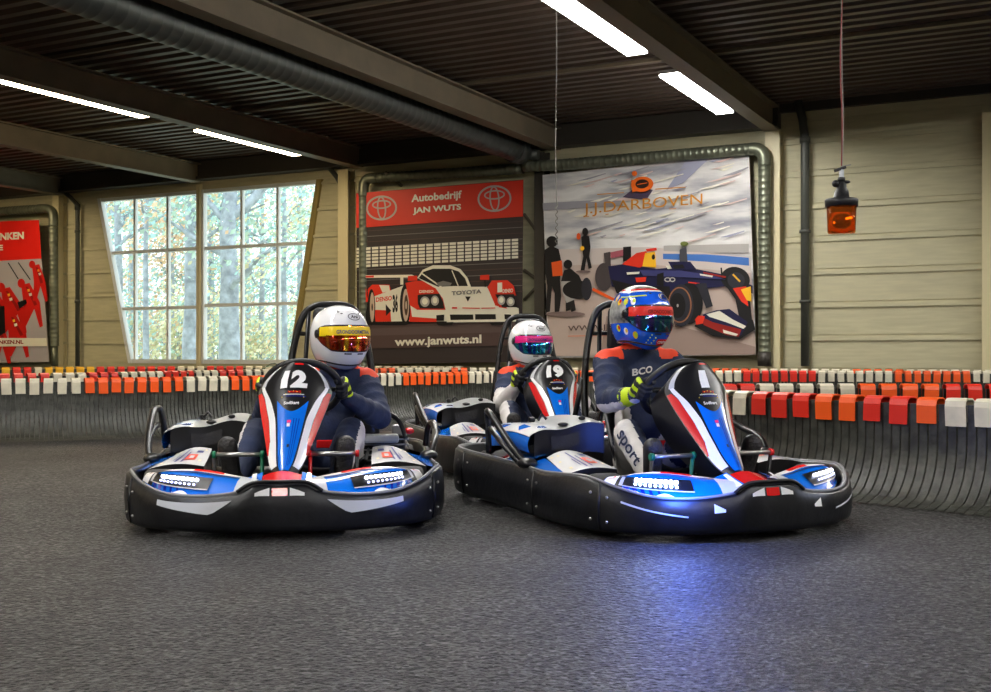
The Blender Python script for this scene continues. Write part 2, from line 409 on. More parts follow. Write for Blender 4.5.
mb.tube([onwall(524, 214, .06), onwall(543, 240, .06)], .03, M_beam, 6); mb.tube([onwall(524, 300, .06), onwall(543, 280, .06)], .03, M_beam, 6)
mb.tube([onwall(524, 270, .06), onwall(543, 284, .08)], .03, M_beam, 6)
tag(mb.build('wall_brace'), 'crossed steel wall braces in the gap between the two banners', 'brace')
mb = MB(); mb.tube([onwall(385, 172, .4), onwall(402, 186, .12)], .035, M_beam, 6)
tag(mb.build('pipe_bracket'), 'slanted steel bracket above the racing car banner', 'bracket')

# ------------------------------------------------------------------ banners
def PM(n, r, g, b, rough=.5): return mat('print_' + n, rgb(r, g, b), rough, spec=.35)
class Art:
    def __init__(s, off, ox=0, oy=0, k=1.0): s.mb = MB(); s.off = off; s.n = 0; s.ox, s.oy, s.k = ox, oy, k
    def org(s, ox, oy, k): s.ox, s.oy, s.k = ox, oy, k
    def P(s, x, y): return onwall(s.ox + x / s.k, s.oy + y / s.k, s.off + .0007 * s.n)
    def poly(s, m, pts, up=1): s.n += up; s.mb.face([s.P(*p) for p in pts], m)
    def ell(s, m, cx, cy, rx, ry, rot=0, n=28, up=1, a0=0, a1=360):
        s.n += up; a = R(rot); pts = []
        for i in range(n):
            q = R(a0 + (a1 - a0) * i / (n if a1 - a0 == 360 else n - 1)); x, y = rx * math.cos(q), ry * math.sin(q)
            pts.append(s.P(cx + x * math.cos(a) - y * math.sin(a), cy + x * math.sin(a) + y * math.cos(a)))
        s.mb.face(pts, m)
    def ring(s, m, cx, cy, rx, ry, w, rot=0, n=36, wy=None):
        s.n += 1; a = R(rot); wy = wy or w
        def g(u, v):
            q = 2 * math.pi * u; x, y = (rx - w * v) * math.cos(q), (ry - wy * v) * math.sin(q)
            return s.P(cx + x * math.cos(a) - y * math.sin(a), cy + x * math.sin(a) + y * math.cos(a))
        s.mb.grid(g, n, 2, m, False, closeu=True)
    def line(s, m, x0, y0, x1, y1, w, up=1):
        dx, dy = x1 - x0, y1 - y0; l = math.hypot(dx, dy); nx, ny = -dy / l * w / 2, dx / l * w / 2
        s.poly(m, [(x0 + nx, y0 + ny), (x1 + nx, y1 + ny), (x1 - nx, y1 - ny), (x0 - nx, y0 - ny)], up)
    def text(s, m, txt, bl, br, h, bold=.02):
        # bl, br: baseline ends; h: letter box height, upright
        s.n += 1
        s.mb.text(txt, lambda x, y: s.P(bl[0] + (br[0] - bl[0]) * x, bl[1] + (br[1] - bl[1]) * x - h * y), m, bold)
def banner(name_label, corners, off, base, arts, edge, cat='banner'):
    # corners TL TR BR BL in picture points; a sheet 12 mm thick
    mb = MB(); fr = [onwall(x, y, off) for x, y in corners]; bk = [onwall(x, y, off - .02) for x, y in corners]
    mb.face(fr, base); mb.face(bk[::-1], edge)
    for k in range(4): mb.face([fr[k], fr[(k + 1) % 4], bk[(k + 1) % 4], bk[k]], edge)
    o = mb.build('advertising_banner'); tag(o, name_label, cat, 'advertising banners')
    p = arts.mb.build('printed_artwork', normals=False); p.parent = o
    return o
W_ = PM('white', 236, 232, 214); K_ = PM('black', 22, 20, 22); RED = PM('red', 226, 52, 28); REDD = PM('dark_red', 150, 30, 22); OR = PM('orange', 240, 92, 30)
GR = PM('grey', 120, 118, 116); DG = PM('dark_grey', 52, 46, 48); LG = PM('light_grey', 176, 172, 166); NV = PM('navy', 26, 26, 66); YL = PM('yellow', 250, 190, 40); BL = PM('blue', 40, 80, 170); BE = PM('beige', 200, 178, 158); GD = PM('gold', 204, 136, 40); MV = PM('mauve_brown', 84, 66, 64)
# -- racing car banner
A = Art(.33); A.org(340, 160, 3.295)
RB = PM('banner_red', 214, 52, 34)
A.poly(RB, [(53, 110), (604, 66), (603, 186), (53, 224)])
for k in range(13):   # shutter lines behind the car
    y = 236 + k * 18; yy = y - 34
    if k > 3: y += 0
    A.line(GR if k % 2 else MV, 54, y, 602, yy + k * 1.2, 2.2, up=1 if k == 0 else 0)
A.poly(MV, [(54, 545), (603, 530), (603, 610), (54, 622)])
A.poly(PM('floor_grey', 96, 80, 78), [(54, 558), (603, 534), (603, 566), (54, 580)])
for c in range(21):
    for r in range(6):
        x0 = 54 + c * 25.6; x1 = x0 + 21; f = lambda x: 290 + (259 - 290) * (x - 54) / 530
        g = 10.2 + .1 * c * .1; y0 = f(x0) + r * 11.3
        A.poly(W_, [(x0, y0), (x1, y0 + f(x1) - f(x0)), (x1, y0 + f(x1) - f(x0) + 8.2), (x0, y0 + 8.2)], up=1 if c + r == 0 else 0)
def emblem(cx, cy, rx, ry, rot):
    A.ring(LG, cx, cy, rx, ry, 6, rot); A.ring(LG, cx, cy - ry * .28, rx * .62, ry * .36, 5, rot); A.ring(LG, cx, cy, rx * .30, ry * .93, 5, rot)
emblem(137, 158, 51, 41, -4); emblem(509, 127, 56, 44, -4)
A.text(W_, 'Autobedrijf', (235, 147), (401, 133), 33, .03); A.text(W_, 'JAN WUTS', (240, 182), (399, 169), 25, .035)
A.text(W_, 'www.janwuts.nl', (180, 622), (466, 612), 37, .035)
# car (sheet B: zoom origin 360,250 scale 5.765)
A.org(360, 250, 5.765)
A.poly(K_, [(20, 420), (60, 250), (260, 240), (300, 420), (260, 434), (60, 432)])
A.poly(W_, [(0, 146), (300, 142), (330, 158), (0, 162)]); A.poly(RED, [(0, 150), (80, 147), (80, 158), (0, 160)]); A.poly(RED, [(0, 150), (20, 145), (48, 300), (0, 300)]); A.poly(W_, [(232, 158), (250, 158), (250, 200), (232, 200)])
A.poly(RED, [(45, 225), (70, 200), (170, 200), (180, 240), (100, 262), (80, 330), (45, 320)]); A.poly(W_, [(110, 202), (168, 204), (172, 236), (130, 246)])
A.poly(W_, [(80, 268), (250, 205), (290, 215), (300, 410), (90, 414)]); A.poly(RED, [(82, 345), (175, 348), (180, 412), (90, 414)]); A.poly(K_, [(148, 312), (180, 350), (150, 380)]); A.text(K_, '36', (188, 362), (218, 358), 106, .05)
A.text(RED, 'DENSO', (92, 300), (184, 290), 26, .03)
A.ell(K_, 66, 330, 22, 105, up=1); A.ell(BE, 70, 330, 13, 86); A.ell(K_, 70, 330, 4, 22)
A.ell(K_, 262, 315, 32, 118); A.ell(BE, 264, 318, 19, 94); A.ell(PM('brown', 84, 64, 50), 266, 318, 11, 60); A.ell(BE, 266, 318, 5, 24)
A.poly(RED, [(262, 190), (320, 178), (400, 178), (470, 230), (494, 340), (440, 415), (286, 412), (290, 330)])
A.poly(W_, [(290, 320), (330, 345), (500, 345), (500, 400), (300, 385)]); A.poly(RED, [(284, 385), (440, 395), (440, 415), (284, 414)])
A.poly(W_, [(330, 160), (360, 115), (420, 88), (520, 88), (580, 110), (620, 160), (640, 212), (560, 225), (430, 218)])
A.poly(K_, [(338, 162), (366, 126), (420, 108), (520, 108), (570, 124), (606, 164), (622, 208), (540, 208), (450, 212)])
A.line(W_, 352, 132, 470, 214, 8); A.line(W_, 530, 118, 566, 206, 6); A.poly(GR, [(440, 190), (480, 178), (530, 190), (520, 206), (450, 208)])
A.poly(W_, [(430, 212), (730, 212), (760, 250), (820, 300), (915, 336), (918, 400), (800, 410), (440, 412), (500, 372), (478, 280)])
A.poly(RED, [(735, 215), (760, 176), (850, 174), (885, 205), (900, 262), (780, 256), (800, 330), (850, 338), (780, 320)])
A.poly(RED, [(692, 146), (745, 142), (745, 172), (692, 172)]); A.line(K_, 720, 172, 722, 214, 7); A.poly(RED, [(276, 150), (330, 148), (330, 176), (276, 178)])
A.poly(K_, [(332, 260), (350, 256), (458, 252), (480, 300), (486, 338), (345, 336), (334, 310)])
A.ell(LG, 374, 298, 27, 30); A.ell(W_, 374, 296, 17, 19); A.ell(LG, 432, 292, 23, 29); A.ell(W_, 432, 290, 14, 18)
A.poly(K_, [(780, 256), (888, 254), (906, 330), (820, 330)]); A.ell(LG, 815, 290, 22, 27); A.ell(W_, 815, 288, 13, 17); A.ell(LG, 868, 298, 23, 26); A.ell(W_, 868, 296, 14, 16)
A.poly(K_, [(518, 372), (652, 372), (654, 404), (522, 404)]); A.poly(K_, [(664, 370), (782, 370), (784, 400), (664, 402)]); A.poly(K_, [(440, 376), (486, 372), (484, 408), (440, 408)]); A.poly(K_, [(832, 370), (870, 372), (874, 402), (834, 402)])
A.poly(W_, [(500, 404), (940, 398), (940, 412), (500, 418)]); A.poly(RED, [(882, 385), (916, 388), (916, 402), (882, 402)])
A.poly(K_, [(606, 268), (638, 268), (622, 298)]); A.text(GR, 'TOYOTA', (528, 262), (700, 250), 24, .03)
A.line(RED, 530, 334, 560, 334, 9); A.line(RED, 590, 334, 690, 336, 5); A.line(RED, 700, 336, 780, 334, 5)
A.text(W_, '1', (792, 245), (820, 243), 56, .06); A.text(W_, 'DENSO', (822, 248), (882, 244), 22, .03); A.text(W_, 'DENSO', (342, 248), (424, 246), 16, .03)
A.poly(K_, [(440, 420), (540, 415), (530, 432), (450, 434)]); A.poly(K_, [(745, 418), (860, 412), (850, 430), (760, 434)])
banner('tall banner with a red and white racing car under two oval emblems', [(356.5, 193), (523.5, 179.5), (522, 362), (357, 364)], .31,
       PM('banner_dark', 58, 50, 50), A, K_)
# -- coffee banner: blurred pit lane print with streaks
def streak_mat():
    m = bpy.data.materials.new('print_pit_lane'); m.use_nodes = True; nt = m.node_tree; L = nt.links.new; N = nt.nodes.new
    b = nt.nodes['Principled BSDF']; b.inputs['Roughness'].default_value = .45
    tc = N('ShaderNodeTexCoord'); mp = N('ShaderNodeMapping'); mp.inputs['Rotation'].default_value = (0, R(18), HA); mp.inputs['Scale'].default_value = (.35, 1, 2.6)
    L(tc.outputs['Object'], mp.inputs[0]); n = N('ShaderNodeTexNoise'); n.inputs['Scale'].default_value = 1.5; n.inputs['Detail'].default_value = 5; L(mp.outputs[0], n.inputs['Vector'])
    r = N('ShaderNodeValToRGB'); L(n.outputs['Fac'], r.inputs[0]); e = r.color_ramp.elements
    e[0].position = .30; e[0].color = rgb(146, 146, 156); e[1].position = .8; e[1].color = rgb(222, 200, 192)
    for p, c in ((.40, rgb(182, 182, 184)), (.50, rgb(214, 212, 208)), (.6, rgb(232, 230, 226)), (.70, rgb(226, 224, 220))):
        q = e.new(p); q.color = c
    L(r.outputs[0], b.inputs['Base Color']); return m
A = Art(.33); A.org(540, 140, 3.008)
TR = PM('track_pink', 196, 176, 164); TR2 = PM('track_brown', 160, 138, 128)
A.poly(TR, [(14, 330), (330, 322), (632, 352), (650, 645), (30, 650), (26, 600)])
A.poly(PM('lane_pale', 208, 196, 188), [(14, 330), (330, 322), (632, 352), (634, 400), (300, 372), (16, 378)])
A.poly(TR2, [(200, 530), (420, 560), (648, 622), (650, 645), (180, 648)])
A.poly(PM('barrier_blue', 70, 118, 190), [(370, 342), (500, 344), (628, 354), (629, 378), (500, 366), (370, 358)]); A.poly(LG, [(372, 318), (628, 312), (628, 340), (500, 338), (372, 334)])
A.poly(PM('haze_grey', 158, 156, 162), [(8, 190), (240, 176), (250, 198), (10, 212)]); A.poly(PM('haze_blue', 156, 158, 178), [(440, 60), (520, 45), (430, 130), (380, 150)]); rs_ = random.Random(5)
for q in range(70):
    x, y = rs_.uniform(60, 560), rs_.uniform(60, 315); l = rs_.uniform(20, 110); k_ = rs_.choice(['p', 'p', 'b', 'g', 'w', 'w', 'w'])
    A.poly({'p': PM('haze_pink', 218, 192, 184), 'b': PM('haze_blue', 0, 0, 0), 'g': PM('haze_grey', 0, 0, 0), 'w': W_}[k_], [(x, y), (min(x + l, 626), y - l * .28), (min(x + l * 1.02, 628), y - l * .28 + 2.5), (x + l * .4, y - l * .1 + rs_.uniform(3, 7))], up=.5)
A.poly(PM('shadow_violet', 74, 60, 80), [(248, 172), (290, 140), (340, 150), (320, 180)])
A.line(OR, 158, 448, 300, 520, 9)
# pit crew on the left
for pts in ([(14, 330), (34, 318), (56, 328), (66, 372), (60, 420), (64, 470), (58, 516), (44, 520), (44, 460), (36, 440), (30, 516), (16, 520), (22, 440), (16, 400)], [(72, 392), (92, 386), (118, 408), (132, 440), (124, 452), (104, 440), (96, 460), (92, 510), (78, 516), (76, 460), (62, 430)], [(124, 292), (134, 284), (148, 290), (152, 322), (148, 350), (156, 384), (146, 388), (140, 356), (134, 392), (122, 392), (130, 350), (126, 320)], [(84, 440), (96, 440), (108, 512), (94, 518)]): A.poly(K_, pts)
A.poly(OR, [(34, 368), (66, 362), (68, 408), (38, 410)]); A.poly(LG, [(62, 425), (100, 425), (104, 480), (80, 490), (68, 460)]); A.ell(K_, 112, 450, 44, 28); A.ell(PM('tyre_dark', 42, 42, 50), 140, 448, 16, 34)
A.ell(YL, 127, 326, 6, 7); A.ell(OR, 116, 290, 6, 10); A.ell(K_, 36, 306, 17, 17); A.ell(K_, 84, 374, 13, 14); A.ell(K_, 136, 276, 9, 12); A.ell(PM('shadow_brown', 128, 108, 102), 76, 524, 60, 8); A.ell(PM('shadow_brown', 0, 0, 0), 130, 396, 22, 4)
# racing car
A.ell(PM('tyre_blur', 74, 66, 66), 192, 412, 26, 42); A.poly(PM('tyre_blur', 0, 0, 0), [(192, 340), (212, 336), (214, 400), (200, 410)])
A.poly(NV, [(205, 380), (260, 372), (300, 380), (350, 388), (420, 380), (470, 388), (560, 406), (640, 438), (640, 462), (560, 440), (500, 446), (490, 480), (420, 470), (300, 470), (215, 440)])
A.poly(K_, [(215, 420), (300, 440), (390, 440), (400, 520), (330, 500), (230, 460)])
A.poly(PM('wing_pink', 170, 90, 100), [(212, 338), (266, 326), (262, 346), (214, 356)]); A.poly(K_, [(250, 322), (274, 320), (274, 360), (250, 366)])
A.poly(RED, [(246, 374), (290, 340), (320, 334), (330, 370), (300, 384)]); A.poly(YL, [(316, 340), (346, 336), (350, 384), (308, 380)]); A.poly(RED, [(318, 328), (350, 324), (352, 332), (322, 336)]); A.ell(K_, 341, 352, 5, 8)
A.ell(YL, 437, 372, 8, 6); A.poly(W_, [(378, 378), (440, 374), (436, 386), (384, 388)]); A.poly(PM('driver_grey', 70, 70, 76), [(420, 330), (440, 320), (444, 366), (420, 366)]); A.ell(PM('olive', 110, 120, 60), 434, 312, 12, 7)
A.ring(LG, 384, 420, 10, 7, 3); A.ring(LG, 398, 420, 9, 7, 3); A.line(RED, 446, 428, 480, 432, 4); A.poly(W_, [(560, 424), (620, 438), (620, 446), (560, 432)])
A.ell(K_, 588, 418, 44, 36, 15); A.ell(PM('tyre_dark', 0, 0, 0), 590, 422, 26, 24, 15); A.line(YL, 580, 404, 602, 426, 5)
A.ell(K_, 448, 492, 42, 62); A.ell(PM('tyre_dark', 0, 0, 0), 424, 498, 38, 64); A.ring(PM('tyre_tan', 150, 100, 70), 420, 496, 36, 54, 4); A.ell(K_, 414, 498, 24, 38); A.ell(LG, 414, 498, 3, 5)
A.poly(PM('tyre_dark', 0, 0, 0), [(470, 432), (500, 430), (520, 500), (500, 506)])
A.poly(K_, [(560, 440), (630, 470), (640, 560), (600, 540), (588, 480)])
A.poly(RED, [(580, 446), (620, 440), (626, 500), (606, 486)]); A.poly(YL, [(604, 450), (634, 440), (636, 486), (622, 482)])
A.poly(K_, [(464, 560), (520, 590), (600, 600), (648, 570), (640, 540), (480, 540)])
A.poly(NV, [(488, 525), (530, 512), (570, 508), (600, 530), (625, 548), (605, 588), (570, 585), (500, 552)]); A.poly(REDD, [(490, 534), (520, 548), (606, 570), (598, 592), (560, 586), (492, 556)]); A.poly(RED, [(466, 540), (476, 528), (496, 530), (490, 552), (470, 556)])
A.poly(W_, [(500, 524), (540, 514), (580, 540), (620, 560), (612, 568), (560, 548), (510, 532)])
A.poly(W_, [(550, 570), (596, 584), (590, 590), (552, 580)])
A.poly(PM('navy_light', 60, 62, 112), [(300, 392), (420, 392), (520, 408), (560, 420), (420, 412), (310, 408)]); A.poly(K_, [(352, 404), (372, 398), (372, 440), (352, 436)])
A.poly(W_, [(260, 398), (300, 396), (298, 403), (262, 405)]); A.poly(RED, [(286, 414), (320, 412), (318, 426), (290, 428)]); A.poly(W_, [(480, 402), (520, 408), (518, 413), (482, 407)]); A.poly(REDD, [(490, 396), (560, 410), (558, 415), (492, 402)])
A.poly(NV, [(385, 366), (452, 366), (470, 388), (400, 392)]); A.poly(K_, [(398, 376), (430, 374), (436, 386), (404, 388)]); A.line(K_, 545, 384, 547, 408, 5)
# lettering
A.org(560, 165, 5.506)
A.text(GD, 'J.J.DARBOVEN', (128, 288), (784, 232), 76, .0)
for x0, x1, y in ((130, 160, 284), (250, 268, 272), (600, 640, 242)): A.line(GD, x0, y, x1, y - 2, 4)
A.line(GD, 205, 162, 352, 152, 5); A.line(GD, 524, 133, 692, 122, 5)
LO = PM('logo_orange', 232, 104, 24)
A.ell(LO, 410, 47, 15, 14); A.poly(LO, [(392, 84), (418, 78), (424, 144), (398, 150)])
A.ell(LO, 452, 106, 62, 42, -6); A.ell(PM('bean_brown', 44, 22, 16), 452, 104, 37, 25, -6); A.line(LO, 424, 108, 480, 98, 4)
A.org(540, 140, 3.008); A.text(PM('letter_brown', 84, 64, 60), 'WWW.JJDARBOVEN.NL', (84, 580), (420, 566), 21, .012); A.line(PM('rule_salmon', 214, 140, 110), 84, 590, 300, 586, 3)
banner('big banner of a pit lane scene with gold coffee brand lettering', [(542.5, 175), (749, 153.5), (756, 355), (548, 358)], .31, streak_mat(), A, K_)
# -- pit crew banner at the left edge
A = Art(.33); A.org(0, 220, 4.617)
A.poly(PM('bright_red', 236, 32, 22), [(-200, 14), (180, 0), (192, 178), (-200, 200)])
A.poly(PM('tarmac_pale', 178, 172, 176), [(-200, 200), (192, 178), (226, 655), (-200, 655)])
A.poly(W_, [(-200, 545), (214, 545), (218, 582), (-200, 586)])
A.text(W_, 'WE BEDANKEN', (-180, 104), (110, 88), 34, .045); A.text(W_, 'JULLIE', (-140, 158), (14, 148), 34, .045)
SR = PM('suit_red', 214, 26, 18); SR2 = PM('suit_red_deep', 160, 16, 16)
def crew(x, y, k, lean):
    A.poly(SR, [(x - 14 * k, y), (x + 24 * k, y - 10 * k), (x + 46 * k + lean, y + 80 * k), (x + 60 * k + lean, y + 190 * k), (x + 46 * k + lean, y + 196 * k), (x + 20 * k + lean, y + 110 * k), (x + 8 * k, y + 190 * k), (x - 10 * k, y + 188 * k), (x - 4 * k, y + 90 * k)])
    A.poly(SR2, [(x + 6 * k, y + 8 * k), (x + 16 * k, y + 8 * k), (x + 34 * k + lean, y + 90 * k), (x + 20 * k + lean, y + 96 * k)])
    A.ell(SR, x - 14 * k, y - 8 * k, 17 * k, 21 * k); A.poly(YL, [(x + 14 * k, y + 20 * k), (x + 24 * k, y + 18 * k), (x + 26 * k, y + 30 * k), (x + 16 * k, y + 32 * k)]); A.poly(W_, [(x + 20 * k, y + 40 * k), (x + 34 * k, y + 36 * k), (x + 36 * k, y + 48 * k), (x + 24 * k, y + 52 * k)])
crew(112, 300, 1, 26); crew(160, 212, .85, 10); crew(20, 320, 1.05, 40); crew(-60, 300, 1.1, 30); crew(44, 440, 1.0, 30); crew(-20, 470, 1, 10)
A.poly(K_, [(-10, 400), (20, 396), (24, 520), (-10, 540)]); A.poly(K_, [(80, 380), (120, 366), (124, 384), (90, 410)]); A.line(K_, 38, 198, 84, 272, 5); A.line(K_, 84, 196, 140, 276, 5)
A.poly(W_, [(-200, 545), (214, 545), (218, 582), (-200, 586)]); A.text(REDD, 'WWW.BANKEN.NL', (-130, 574), (108, 572), 18, .04)
banner('red banner of a pit crew in red suits, cut by the left edge', [(-44, 226), (39, 219.5), (49.5, 362), (-44, 364)], .31, W_, A, K_)
# ================================================================== TRACK BARRIERS
M_rub = mat('belt_rubber', rgb(52, 53, 47), .42, noise_amt=.8, noise_scale=14, bump=.25, bump_scale=40, spec=.45)
CAPC = {'w': mat('cap_white', rgb(214, 206, 182), .45, noise_amt=.12, noise_scale=12), 'o': mat('cap_orange', rgb(246, 92, 22), .4), 'r': mat('cap_red', rgb(226, 44, 24), .4), 'y': mat('cap_yellow', rgb(236, 180, 30), .4)}
BH = .56
def barrier(label, path, side, pitch, colors, flare=.24, maxslat=100, detail=True):
    # side: +1 puts the foot of the slats to the left of the path direction
    P = catmull([(x, y, 0) for x, y in path], 24)
    acc = [0]
    for a, b in zip(P, P[1:]): acc.append(acc[-1] + (b - a).length)
    def at(d):
        d = min(max(d, 0), acc[-1] - 1e-4)
        for k in range(len(acc) - 1):
            if acc[k + 1] >= d:
                q = (d - acc[k]) / max(acc[k + 1] - acc[k], 1e-6); p = P[k].lerp(P[k + 1], q); t = (P[k + 1] - P[k]).normalized(); return p, t
    root = empty('track_barrier', P[len(P) // 2], label=label, cat='barrier', group='rubber belt track barriers')
    base = P[len(P) // 2].copy()
    prof = [(p_.x, max(p_.y, .006)) for p_ in catmull([(0, BH, 0), (0, .34, 0), (.012, .25, 0), (.04, .17, 0), (.085, .10, 0), (.15, .04, 0), (flare, .006, 0)], 2)]
    sw = pitch / 3
    n = int(acc[-1] / pitch); rest = MB(); nrest = 0; k_all = 0
    for c in range(n):
        for j in range(3):
            p, t = at((c + (j + .5) / 3) * pitch); nrm = Vector((-t.y, t.x, 0)) * side
            mb = rest if k_all >= maxslat else MB(); w = sw * .41
            htop = BH if j == 2 else BH - .004
            for a in (-1, 1): pass
            def g(u, v, p=p, t=t, nrm=nrm, w=w, htop=htop, th=0):
                q = v * (len(prof) - 1); i = min(int(q), len(prof) - 2); f = q - i
                o = prof[i][0] + (prof[i + 1][0] - prof[i][0]) * f; z = prof[i][1] + (prof[i + 1][1] - prof[i][1]) * f
                return p - base + nrm * (o + th) + t * w * (2 * u - 1) + Vector((0, 0, min(z, htop)))
            nv = len(prof)
            F_ = [[mb.bm.verts.new(g(u, v / (nv - 1))) for v in range(nv)] for u in (0, 1)]
            B_ = [[mb.bm.verts.new(g(u, v / (nv - 1), th=-.018)) for v in range(nv)] for u in (0, 1)]
            mi = mb.mi(M_rub)
            def q4(a, b, c_, d_, sm=True, _o=0):
                sm = False
                f = mb.bm.faces.new([a, b, c_, d_]); f.material_index = mi; f.smooth = sm
            for v in range(nv - 1):
                q4(F_[0][v], F_[1][v], F_[1][v + 1], F_[0][v + 1]); q4(B_[1][v], B_[0][v], B_[0][v + 1], B_[1][v + 1])
                q4(F_[1][v], B_[1][v], B_[1][v + 1], F_[1][v + 1], False); q4(B_[0][v], F_[0][v], F_[0][v + 1], B_[0][v + 1], False)
            q4(F_[0][0], B_[0][0], B_[1][0], F_[1][0], False); q4(F_[0][-1], F_[1][-1], B_[1][-1], B_[0][-1], False)
            if k_all < maxslat:
                o = mb.build('slat', root)
            else: nrest += 1
            k_all += 1
    if nrest: tag(rest.build('slat_row', root), kind='stuff')
    capm = {}; over = MB(); nover = 0
    for c in range(n):
        p, t = at((c + .34) * pitch); nrm = Vector((-t.y, t.x, 0)) * side; col = CAPC[colors[c % len(colors)] if not callable(colors) else colors(c, p)]
        mb = over if c >= 100 else MB(); w = pitch * .34 * (1 + .05 * math.sin(c * 7.1)); dz = .006 * math.sin(c * 3.7); tilt = .04 * math.sin(c * 5.3)
        pr = [(.022, BH - .115 + dz), (.024, BH - .01), (.014, BH + .022), (-.012, BH + .036), (-.07, BH + .036), (-.095, BH + .02), (-.103, BH - .01), (-.101, BH - .10)]
        def g(u, v, off=0):
            q = v * (len(pr) - 1); i = min(int(q), len(pr) - 2); f = q - i
            a = Vector((pr[i][0] + (pr[i + 1][0] - pr[i][0]) * f, pr[i][1] + (pr[i + 1][1] - pr[i][1]) * f))
            cen = Vector((-.04, BH - .08)); d = (a - cen); a = cen + d * (1 - off / max(d.length, .05))
            return p - base + nrm * a.x + t * (w * (2 * u - 1) + tilt * (a.y - BH)) + Vector((0, 0, a.y))
        mi = mb.mi(col); nv = 2 * len(pr) - 1
        O = [[mb.bm.verts.new(g(u, v / (nv - 1))) for v in range(nv)] for u in (0, 1)]
        I = [[mb.bm.verts.new(g(u, v / (nv - 1), .008)) for v in range(nv)] for u in (0, 1)]
        for v in range(nv - 1):
            for a_, b_, sm in ((O[0], O[1], True), (I[1], I[0], True), (O[1], I[1], False), (I[0], O[0], False)):
                f = mb.bm.faces.new([a_[v], b_[v], b_[v + 1], a_[v + 1]]); f.material_index = mi; f.smooth = False
        for v in (0, nv - 1):
            f = mb.bm.faces.new([O[0][v], O[1][v], I[1][v], I[0][v]]); f.material_index = mi
        if c < 100: mb.build('cap', root)
        else: nover += 1
    if nover: tag(over.build('cap_row', root), kind='stuff')
    return root
def pat(*blocks):
    s = ''.join(ch * n for ch, n in blocks); return s
A_path = [(4.6, 4.0), (3.35, 5.25), (2.72, 6.0), (2.18, 6.6), (1.68, 7.25), (1.28, 7.95), (1.22, 8.6), (1.75, 9.05), (2.6, 9.15), (3.8, 9.05), (5.2, 8.9), (6.5, 8.7)]
def pxrow(*cuts):
    # cap colours change at these places along the row
    def f(c, p):
        x = CX + p.x / p.y * F
        for lim, col in cuts:
            if x < lim: return col
        return cuts[-1][1]
    return f
_an = pxrow((754, 'w'), (818, 'r'), (850, 'o'), (906, 'r'), (936, 'o'), (2000, 'w')); _bn = pxrow((745, 'r'), (865, 'w'), (932, 'o'), (2000, 'r'))
def near_cols(c, p): return _an(c, p) if p.y < 8.35 else _bn(c, p)
NEAR_SEQ = pat(('w', 12), ('o', 1), ('r', 2), ('o', 1), ('r', 3), ('w', 8), ('o', 5), ('w', 5), ('o', 2), ('r', 3), ('r', 3), ('w', 6))
barrier('near barrier on the right, its fat slats curving behind the foremost kart', A_path, 1, .165, near_cols, .27)
barrier('middle barrier row sweeping across behind all three karts', [(-9.5, 9.35), (-7.2, 9.95), (-4.75, 10.75), (-3.45, 11.4), (-2.3, 12.4), (-.84, 14.1), (.7, 15.3), (3, 15.5), (6.3, 15.1), (9, 14.6)], -1, .125,
        pxrow((82, 'w'), (179, 'o'), (234, 'w'), (300, 'o'), (398, 'w'), (470, 'o'), (540, 'w'), (640, 'o'), (744, 'w'), (818, 'r'), (890, 'w'), (970, 'o'), (3000, 'w')), .26)
barrier('rear barrier row with mostly red and white caps showing over the middle row', [(-9.5, 11.6), (-5.4, 13.7), (-3.7, 16.2), (-1.2, 18.2), (2, 18.1), (4.5, 17.1), (7.2, 16.0)], -1, .15,
        pxrow((46, 'r'), (84, 'w'), (123, 'r'), (160, 'w'), (191, 'r'), (216, 'w'), (248, 'r'), (370, 'w'), (400, 'o'), (450, 'w'), (470, 'o'), (700, 'w'), (760, 'o'), (850, 'w'), (900, 'o'), (3000, 'w')), .2, 60)
barrier('farthest barrier row along the wall with some yellow caps', [(-11.8, 16.2), (-9, 18.2), (-6, 20.0), (-3.2, 20.6), (-.5, 19.9)], -1, .17,
        pxrow((8, 'y'), (30, 'r'), (44, 'w'), (100, 'y'), (175, 'r'), (205, 'w'), (240, 'r'), (3000, 'w')), .2, 40)

# ================================================================== HANGING THINGS
M_blackp = mat('black_plastic', rgb(30, 30, 32), .42)
M_cordr = mat('red_cord', rgb(140, 46, 40), .5); M_cordw = mat('pale_wire', rgb(160, 158, 150), .5)
M_amber = bpy.data.materials.new('amber_lens'); M_amber.use_nodes = True
b = M_amber.node_tree.nodes['Principled BSDF']; b.inputs['Base Color'].default_value = (1.0, .25, .03, 1); b.inputs['Transmission Weight'].default_value = .88; b.inputs['Roughness'].default_value = .06; b.inputs['IOR'].default_value = 1.08
bx = (841.5 - CX) / F * 8; root = empty('warning_beacon', (bx, 8, 1.69), label='amber warning beacon hanging upside down on a red cord', cat='warning light')
k = 8 / F
mb = MB(); mb.lathe([(.001, 0), (.088, 0), (.096, .01), (.103, .19), (.099, .19), (.092, .016), (.001, .008)], M_amber, 28, cap=False); mb.build('lens', root)
mb = MB(); mb.lathe([(.03, .03), (.062, .05), (.068, .09), (.05, .12), (.02, .13)], mat('beacon_reflector', rgb(90, 34, 14), .3, .3), 20)
mb.tube([(-.06, -.02, .07), (-.02, -.05, .075), (.02, -.062, .095), (.06, -.03, .1)], .008, mat('beacon_glint', rgb(255, 170, 20), .3, emit=(1, .5, .05, 1), estr=2.5))  # glint on the lens put in as a glowing tube; the beacon is unlit
mb.lathe([(.075, .14), (.07, .18), (.02, .185)], M_blackp, 20); mb.build('reflector', root)
mb = MB(); mb.lathe([(.02, .185), (.112, .187), (.116, .235), (.108, .243), (.055, .25), (.048, .30), (.036, .32), (.033, .36), (.02, .37)], M_blackp, 28); mb.ell((-.045, -.01, .35), (.026, .026, .026), M_blackp); mb.ell((.03, -.01, .362), (.03, .02, .012), M_blackp); mb.build('base', root)
